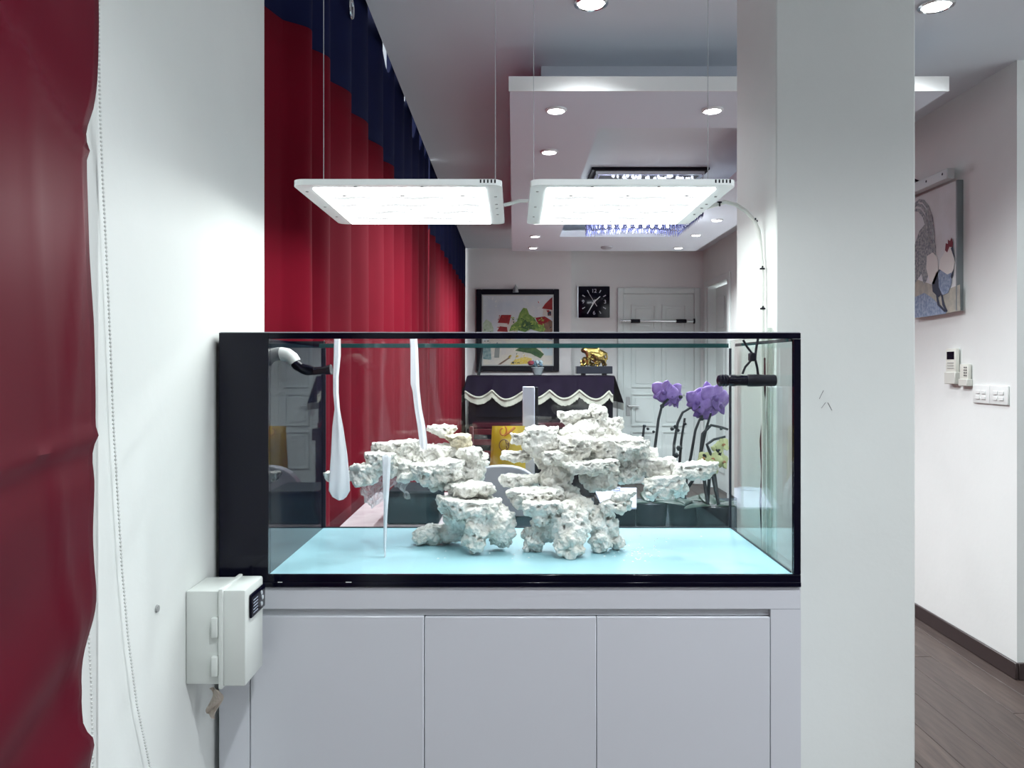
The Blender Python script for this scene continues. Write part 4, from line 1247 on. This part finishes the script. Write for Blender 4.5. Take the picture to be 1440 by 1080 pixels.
for k in range(0, 330):
    px = 653.5 + k * (862 - 653.5) / 330
    h = hem(px)
    a = at(px, h - .4, yc - .032); b = at(px + .9, h - .2, yc - .032); L = .075 + R.uniform(-.006, .006)
    u = (px - 653) / 210
    dy = .010 * math.sin(u * 60) - .004
    fr.add([a + Vector((0, dy, 0)), b + Vector((0, dy, 0)), b + Vector((-.001, dy - .006, -L)), a + Vector((.001, dy - .006, -L))], [(0, 1, 2, 3)])
f1 = fr.build('fringe', fri_m, cl, fix=False); f1['kind'] = 'stuff'
br = []
for k in range(160):
    px = 653.5 + k * (862 - 653.5) / 159
    p = at(px, hem(px), yc - .04); p.y += .010 * math.sin((px - 653) / 210 * 60)
    br.append(p)
MB().tube(br, .012, 6).sm().build('braid', fri_m, cl)
# side drapes
for sgn, xs in ((-1, px0 - .012), (1, px1 + .012)):
    def side(u, v, xs=xs, sgn=sgn):
        return (xs + sgn * (.005 + (.055 if sgn < 0 else .095) * v * (1 - u * .4)), yc + .002 + u * (8.70 - yc), zt_ - v * (.20 if sgn < 0 else .285))
    MB().grid(side, 14, 8).sm().build('side_drape', vel_m, cl, fix=False)
    ff = MB()
    for k in range(60):
        u = k / 60
        a = Vector(side(u, 1)); b = Vector(side(u + .012, 1))
        ff.add([a, b, b - Vector((0, 0, .075)), a - Vector((0, 0, .075))], [(0, 1, 2, 3)])
    ff.build('fringe', fri_m, cl, fix=False)['kind'] = 'stuff'

# gold statue on black base
gold_m = mat('polished_gold', (.55, .42, .14), .25, metal=1, bump=.35, bscale=60)
YS = 8.42
zt2 = zt_ + .0062
sb = at(810, 0, YS).x, at(860, 0, YS).x
ZS = at(0, 515, YS).z
gs = thing('gold_statue', 'golden sculpture of a standing animal on a black block', 'statue', ((sb[0] + sb[1]) / 2, YS, zt2))
box('plinth', mat('statue_base', (.018, .022, .035), .3), (sb[0], sb[1], YS - .09, YS + .09, zt2 + .018, ZS), gs, bev=.004)
for xx in (sb[0] + .06, sb[1] - .10):
    box('plinth_foot', blackm_m, (xx, xx + .04, YS - .07, YS + .07, zt2 + .0003, zt2 + .0178), gs)
k = YS / F
def skin_body(name, joints, edges, m, parent, sub=2, root=0):
    vs = [j[0] for j in joints]
    org = Vector(vs[0])
    me = bpy.data.meshes.new(name)
    me.from_pydata([tuple(Vector(v) - org) for v in vs], edges, [])
    o = bpy.data.objects.new(name, me); C.objects.link(o)
    sk = o.modifiers.new('skin', 'SKIN'); sk.use_smooth_shade = True
    for i_, j in enumerate(joints):
        me.skin_vertices[0].data[i_].radius = (j[1], j[1])
        me.skin_vertices[0].data[i_].use_root = (i_ == root)
    if sub:
        s = o.modifiers.new('sub', 'SUBSURF'); s.levels = sub; s.render_levels = sub
    dg = bpy.context.evaluated_depsgraph_get()
    m2 = bpy.data.meshes.new_from_object(o.evaluated_get(dg))
    vs2 = [v.co + org for v in m2.vertices]; fs2 = [tuple(p.vertices) for p in m2.polygons]
    bpy.data.objects.remove(o); bpy.data.meshes.remove(me); bpy.data.meshes.remove(m2)
    return link_mesh(name, vs2, fs2, m, parent, smooth=True)
g_ = lambda px, py, dy=0: at(px, py, YS) + Vector((0, dy, 0))
J = [(g_(836, 495), .045), (g_(846, 494), .048), (g_(828, 493), .050), (g_(821, 491), .038), (g_(817, 495), .022),
     (g_(847, 505, -.03), .022), (g_(848, 515, -.03), .014), (g_(849, 505, .03), .022), (g_(850, 515, .03), .014),
     (g_(827, 505, -.03), .022), (g_(826, 515, -.03), .014), (g_(829, 505, .03), .022), (g_(831, 515, .03), .014),
     (g_(853, 497), .012), (g_(854, 506), .008)]
E = [(0, 1), (0, 2), (2, 3), (3, 4), (1, 5), (5, 6), (1, 7), (7, 8), (2, 9), (9, 10), (2, 11), (11, 12), (1, 13), (13, 14)]
body = skin_body('animal', J, E, gold_m, gs)
for sgn in (-1, 1):
    MB().tube([g_(821, 489, .02 * sgn), g_(820, 486, .06 * sgn), g_(822, 483, .075 * sgn)], [.012, .009, .002], 8).sm().build('horn', gold_m, body)
J2 = [(g_(843, 503, -.05), .030), (g_(850, 502, -.05), .030), (g_(837, 502, -.05), .028), (g_(833, 497, -.05), .022), (g_(830, 499, -.055), .014), (g_(850, 512, -.06), .012), (g_(838, 512, -.06), .012), (g_(847, 512, -.04), .012), (g_(841, 512, -.04), .012)]
skin_body('calf', J2, [(0, 1), (0, 2), (2, 3), (3, 4), (1, 5), (2, 6), (1, 7), (2, 8)], gold_m, gs)
mb = MB()
for q in range(40):
    mb.ellipsoid(g_(R.uniform(818, 853), R.uniform(504, 514), R.uniform(-.05, .06)), (R.uniform(.014, .03), R.uniform(.014, .03), R.uniform(.012, .034)), sub=1, jitter=.15, seed=q)
mb.ellipsoid(g_(822, 508), (.035, .05, .05), sub=2, jitter=.15)
mb.sm().build('ground_mound', gold_m, gs)

# small flower pot
YFP = 8.36
fpz = zt2 + .0005
cxp = at(756, 0, YFP).x
po = thing('flower_pot', 'small grey pot with blue and red flowers before the framed painting', 'flower pot', (cxp, YFP, fpz))
MB().lathe((cxp, YFP, fpz), [(.035, 0), (.045, .006), (.065, .07), (.072, .085), (.066, .09), (.03, .088)], 18).sm().build('pot', mat('pot_grey', (.33, .38, .40), .4), po)
for q in range(16):
    a = R.uniform(0, 2 * PI); r_ = R.uniform(.0, .06)
    MB().ellipsoid((cxp + r_ * math.cos(a), YFP + r_ * math.sin(a) * .8, fpz + .10 + R.uniform(0, .05)), (.024, .022, .016), sub=1, rot=Euler((R.random(), R.random(), 0)), jitter=.25, seed=q).build('blossom', [pc('petal_blue', (.12, .20, .27)), pc('petal_dark', (.03, .07, .09)), pc('petal_pale', (.35, .45, .50))][q % 3], po)
MB().ellipsoid((cxp - .075, YFP - .02, fpz + .135), (.034, .03, .026), sub=2, jitter=.2).build('red_blossom', pc('petal_red', (.22, .02, .04)), po)
# thin black stick leaning at the left end of the piano
o = MB().tube([at(673, 528.2, 8.5), at(676, 505, 8.55), at(679, 484, 8.6)], [.018, .015, .012], 8).sm().build('black_stick', mat('stick_dark', (.01, .02, .025), .3))
tag(o, 'thin dark rod standing on the left end of the piano cloth', 'rod')

# ------------------------------------------------------------------ things on the counter and table behind the tank
stone_m = mat('pale_stone', (.70, .62, .63), .25, col2=(.55, .46, .48), scale=14)
ct = thing('stone_counter', 'pale pinkish stone counter along the red curtain behind the tank', 'counter', (-.38, 2.6, 0))
box('counter_top', stone_m, (-.545, -.205, 2.10, 3.05, .85, .88), ct, bev=.003)
box('counter_body', blackm_m, (-.53, -.22, 2.12, 3.03, 0, .8495), ct)
tb = thing('black_table', 'glossy black table standing behind the aquarium', 'table', (.45, 2.8, 0))
gtab = mat('table_black_glass', (.003, .012, .018), .5, spec=.05)
box('table_top', gtab, (-.200, 1.04, 2.12, 3.38, .77, .80), tb, bev=.003)
for (a, b) in ((-.18, 2.14), (.96, 2.14), (-.18, 3.30), (.96, 3.30)):
    box('leg', gtab, (a, a + .06, b, b + .06, 0, .7695), tb)
box('apron', gtab, (-.17, 1.01, 2.155, 2.185, .55, .7695), tb)
# black box on the counter
o = box('black_box', mat('box_dark_teal', (.004, .016, .022), .5, spec=.08), (-.40, -.235, 2.42, 2.62, .8805, .985), None, bev=.006)
tag(o, 'dark box on the stone counter behind the left rock', 'box')
# grey rounded cushion
o = MB()
gy = 2.95
cg = at(706, 712, gy)
prof = []
poly = []
for q in range(36):
    a = 2 * PI * q / 36
    poly.append(Vector((cg.x + .155 * math.copysign(abs(math.cos(a)) ** .8, math.cos(a)), gy, max(.8008, cg.z + .155 * math.copysign(abs(math.sin(a)) ** .8, math.sin(a))))))
o.prism(poly, (0, 0, 0), (0, .05, 0))
o = o.build('round_panel', mat('panel_grey', (.42, .44, .49), .45))
bv = o.modifiers.new('bevel', 'BEVEL'); bv.width = .012; bv.segments = 3; bv.limit_method = 'ANGLE'
tag(o, 'rounded grey panel standing upright between the two reef rocks', 'panel')
# yellow bag with swirl print
yy = 3.12
ybm = mat('yellow_foil', (.62, .44, .015), .35, var=.25, scale=9, bump=.2, bscale=20)
yb = thing('yellow_bag', 'yellow printed bag standing behind the gap between the rocks', 'bag', at(712, 690, yy))
def bag(s):
    def f(u, v):
        xa = 686 + 6 * v; xb = 740 - 2 * v
        p = at(xa + (xb - xa) * u, 715 - (715 - 599) * v, yy)
        p.z = max(p.z, .802)
        bulge = .035 * math.sin(PI * u) ** .6 * math.sin(PI * min(1, (1 - v) * 1.1 + .0)) ** .6 if 0 < u < 1 else 0
        p.y += s * (bulge + .002) + .006 * noise.noise(Vector((u * 5, v * 5, s * 3.0)))
        return p
    return f
MB().grid(bag(-1), 16, 16).sm().build('front_sheet', ybm, yb, fix=False)
MB().grid(bag(1), 16, 16).sm().build('rear_sheet', ybm, yb, fix=False)
orange = pc('print_orange', (.60, .22, .04)); prb = pc('print_brown', (.16, .07, .02))
pts = [at(707 + 6 * math.cos(q) * (1 - .04 * i_), 606 + 8 * math.sin(q) * (1 - .04 * i_), yy - .040) for i_, q in enumerate([k * .42 - 1 for k in range(15)])]
MB().tube(pts, .0035, 6).sm().build('printed_swirl', orange, yb)
MB().tube([at(709, 613, yy - .041), at(716, 608, yy - .041), at(724, 601, yy - .036)], [.004, .006, .006], 6).sm().build('printed_swirl', orange, yb)
pts = [at(709 + 7 * math.cos(q), 626 + 8 * math.sin(q), yy - .043) for q in [k * .42 for k in range(16)]]
MB().tube(pts, .0020, 5).sm().build('printed_ring', prb, yb)
for (a, b) in ((711, 622), (714, 626), (712, 630)):
    MB().tube([at(a, b - 3, yy - .045), at(a + 1.5, b + 3, yy - .045)], .0022, 5).build('printed_mark', prb, yb)
# pale upright box
o = thing('upright_box', 'tall narrow pale box with dark edge standing in front of the piano', 'box', at(745, 600, 3.2))
xa, xb = at(735, 0, 3.2).x, at(752, 0, 3.2).x
box('pale_side', mat('box_lavender', (.60, .62, .72), .4), (xa, xb, 3.2, 3.26, .8005, at(0, 544, 3.2).z), o, bev=.002)
box('dark_edge', blackm_m, (xb + .0004, at(757, 0, 3.2).x, 3.205, 3.255, .8005, at(0, 544, 3.2).z - .002), o, bev=.001)
# lavender tray with clip
tr = thing('plastic_tray', 'pale lavender plastic tray with clip handle on the black table', 'tray', at(856, 700, 2.75))
lav = mat('tray_lavender', (.58, .62, .80), .35)
MB().grid(lambda u, v: Vector(at(835 + 60 * u + 12 * v * (1 - u), 688 + 28 * v, 2.72 - .16 * v)), 8, 6).build('tray_plate', lav, tr, fix=False).modifiers.new('thickness', 'SOLIDIFY').thickness = .006
pts = [at(850, 693, 2.69), at(850, 686, 2.70), at(872, 686, 2.70), at(870, 693, 2.69)]
MB().tube(pts, .004, 6).build('clip_handle', lav, tr)
box('stand', blackm_m, (at(838, 0, 2.72).x, at(892, 0, 2.72).x, 2.70, 2.78, .8005, at(0, 700, 2.72).z), tr)
o = box('white_dish', mat('dish_white', (.75, .77, .82), .3), (at(872, 0, 2.5).x, at(896, 0, 2.5).x, 2.44, 2.54, .8005, .812), None, bev=.004)
tag(o, 'small white slab lying on the black table beside the lavender tray', 'dish')
# dark red chair in front of the piano
chm = mat('chair_dark_red', (.10, .008, .018), .3)
yc2 = 6.6
cs = at(660, 0, yc2).x + .25; ce = cs + .20
cr_ = thing('wooden_chair', 'dark red wooden chair in front of the piano', 'chair', ((cs + ce) / 2 - .1, yc2, 0))
for a in (cs - .25, ce - .03):
    box('back_post', chm, (a, a + .035, yc2, yc2 + .035, 0, .86), cr_, bev=.004)
    box('leg', chm, (a, a + .035, yc2 + .40, yc2 + .435, 0, .439), cr_, bev=.004)
for z in (.60, .70, .79):
    box('back_slat', chm, (cs - .2145, ce - .0305, yc2 + .008, yc2 + .028, z, z + .05), cr_, bev=.004)
box('seat', chm, (cs - .2145, ce - .0305, yc2 + .002, yc2 + .43, .44, .47), cr_, bev=.006)

# ------------------------------------------------------------------ orchids
stem_m = mat('orchid_stem', (.012, .022, .028), .5)
leaf_m = mat('orchid_leaf', (.02, .05, .035), .4)
pet_m = mat('orchid_purple', (.24, .13, .47), .5, col2=(.42, .29, .68), scale=30, sheen=.2)
pet2_m = mat('orchid_purple_deep', (.12, .06, .27), .5)
yel_m = mat('orchid_yellow_green', (.60, .66, .32), .5, col2=(.48, .55, .28), scale=30)
def petal(c, u_dir, v_dir, nrm, L, W, m, parent, name='petal', curl=.25):
    def f(a, b):
        wv = W * math.sin(PI * min(1, .08 + a * .92)) ** .7 * (b - .5) * 2
        return Vector(c) + u_dir * (L * a) + v_dir * wv + nrm * (curl * L * (a * a - .3 * a) - .18 * W * ((b - .5) * 2) ** 2)
    o = MB().grid(f, 8, 6).sm().build(name, m, parent, fix=False)
    s = o.modifiers.new('thickness', 'SOLIDIFY'); s.thickness = .0015
    return o
def flower(c, size, parent, m, face=(0, -1, -.25), roll=0.0):
    nrm = Vector(face).normalized()
    up = Vector((math.sin(roll), 0, math.cos(roll)))
    rt = nrm.cross(up).normalized(); up = rt.cross(nrm).normalized()
    fl_ = MB().ellipsoid(Vector(c) + nrm * .004, (size * .12,) * 3, sub=2).sm().build('flower', pet2_m if m is pet_m else mat('orchid_lip', (.35, .16, .06), .5), parent)
    for a, L, W in ((90, .55, .20), (14, .62, .30), (166, .62, .30), (-45, .55, .19), (225, .55, .19)):
        q = math.radians(a)
        d_ = rt * math.cos(q) + up * math.sin(q); s_ = nrm.cross(d_).normalized()
        petal(c, d_, s_, nrm, L * size, W * size, m, fl_, curl=R.uniform(-.5, .1))
    petal(Vector(c) + nrm * .01, -up, rt, nrm, .32 * size, .14 * size, pet2_m if m is pet_m else yel_m, fl_, 'lip', curl=.6)
    return fl_
def orchid(label, stems, blooms, buds, Y, pot_x, m):
    t = thing('potted_orchid', label, 'orchid', (at(pot_x, 0, Y).x, Y, .8005))
    cx = at(pot_x, 0, Y).x
    MB().lathe((cx, Y, .8005), [(.045, 0), (.05, .005), (.06, .09), (.064, .10), (.056, .102), (.02, .098)], 18).sm().build('pot', mat('orchid_pot', (.03, .035, .045), .35), t)
    for st in stems:
        pts = [Vector((cx + R.uniform(-.02, .02), Y + R.uniform(-.02, .02), .895))] + [at(a, b, Y + dy) for a, b, dy in st]
        sm_ = [pts[0]]
        for i_ in range(1, len(pts)):
            for q in (.5, 1): sm_.append(pts[i_ - 1].lerp(pts[i_], q))
        MB().tube(sm_, [.0062 * (1 - .4 * k / len(sm_)) for k in range(len(sm_))], 7).sm().build('stem', stem_m, t)
    for (a, b, s) in buds:
        MB().ellipsoid(at(a, b, Y), (s, s * .8, s * .9), sub=1, rot=Euler((0, .5, 0)), jitter=.15).sm().build('bud', stem_m, t)
    for (a, b, dy, size, face, roll) in blooms:
        flower(at(a, b, Y + dy), size, t, m, face, roll)
    for q in range(5):
        a = q * 1.3 + pot_x
        d_ = Vector((math.cos(a), math.sin(a) * .7, .25)).normalized()
        petal(Vector((cx, Y, .895)), d_, Vector((0, 0, 1)).cross(d_).normalized(), Vector((0, 0, 1)), .16, .028, leaf_m, t, 'leaf', curl=-.3)
    return t
YO = 2.72
orchid('purple orchid with a single tall stem, left of the orchid group', [[(918, 680, 0), (921, 630, 0), (926, 590, 0), (931, 570, 0), (940, 561, -.01)], [(905, 660, 0), (904, 615, .02), (906, 597, .02)]],
       [(934, 552, -.01, .085, (-.3, -1, -.1), .3), (944, 556, 0, .09, (.4, -1, -.4), -.4), (951, 562, .02, .075, (.8, -.7, -.5), .2)],
       [(931, 571, .009), (906, 599, .007), (911, 603, .006), (919, 607, .006), (957, 558, .008)], YO, 915, pet_m)
orchid('purple orchid with arching flower stems, right of the orchid group', [[(947, 670, 0), (948, 625, 0), (953, 595, 0), (960, 580, 0), (970, 574, 0), (985, 572, -.01)],
       [(966, 670, .02), (972, 640, .02), (978, 605, .02), (984, 590, .02), (992, 578, .02)], [(978, 670, 0), (985, 640, 0), (994, 600, 0), (1000, 581, 0)],
       [(955, 660, .03), (958, 620, .03), (963, 588, .03)]],
       [(981, 566, -.01, .085, (-.5, -1, -.2), .5), (996, 558, 0, .10, (.2, -1, -.2), -.1), (1006, 560, -.015, .105, (.3, -1, -.3), .3), (985, 578, .01, .08, (-.4, -1, -.6), 1.0), (1012, 570, .01, .09, (.5, -1, -.5), -.4)],
       [(950, 600, .009), (945, 603, .008), (953, 605, .008), (963, 596, .007), (987, 589, .008), (996, 600, .007), (955, 630, .012), (950, 640, .012)], YO + .03, 962, pet_m)
orchid('yellow green orchid beside the purple orchids near the right glass corner', [[(1000, 660, 0), (992, 640, 0), (985, 650, 0)], [(1000, 640, 0), (994, 625, 0), (1004, 618, 0), (1020, 614, 0)], [(1004, 660, .02), (1012, 640, .02), (1016, 625, .01)],
        [(985, 640, .03), (988, 610, .03), (1000, 598, .03), (1015, 601, .03), (1024, 604, .02)]],
       [(1003, 646, -.01, .055, (-.5, -1, .1), .3), (1017, 626, 0, .055, (.4, -1, 0), -.3), (990, 645, .0, .05, (-.8, -1, .2), .6), (1017, 650, .03, .06, (.6, -1, -.2), 0), (1001, 660, .0, .05, (0, -1, -.4), .9), (1009, 634, .03, .05, (.2, -1, .6), 1.3)],
       [(1010, 633, .010), (990, 640, .006), (1014, 603, .006)], YO - .06, 1003, yel_m)
o = None
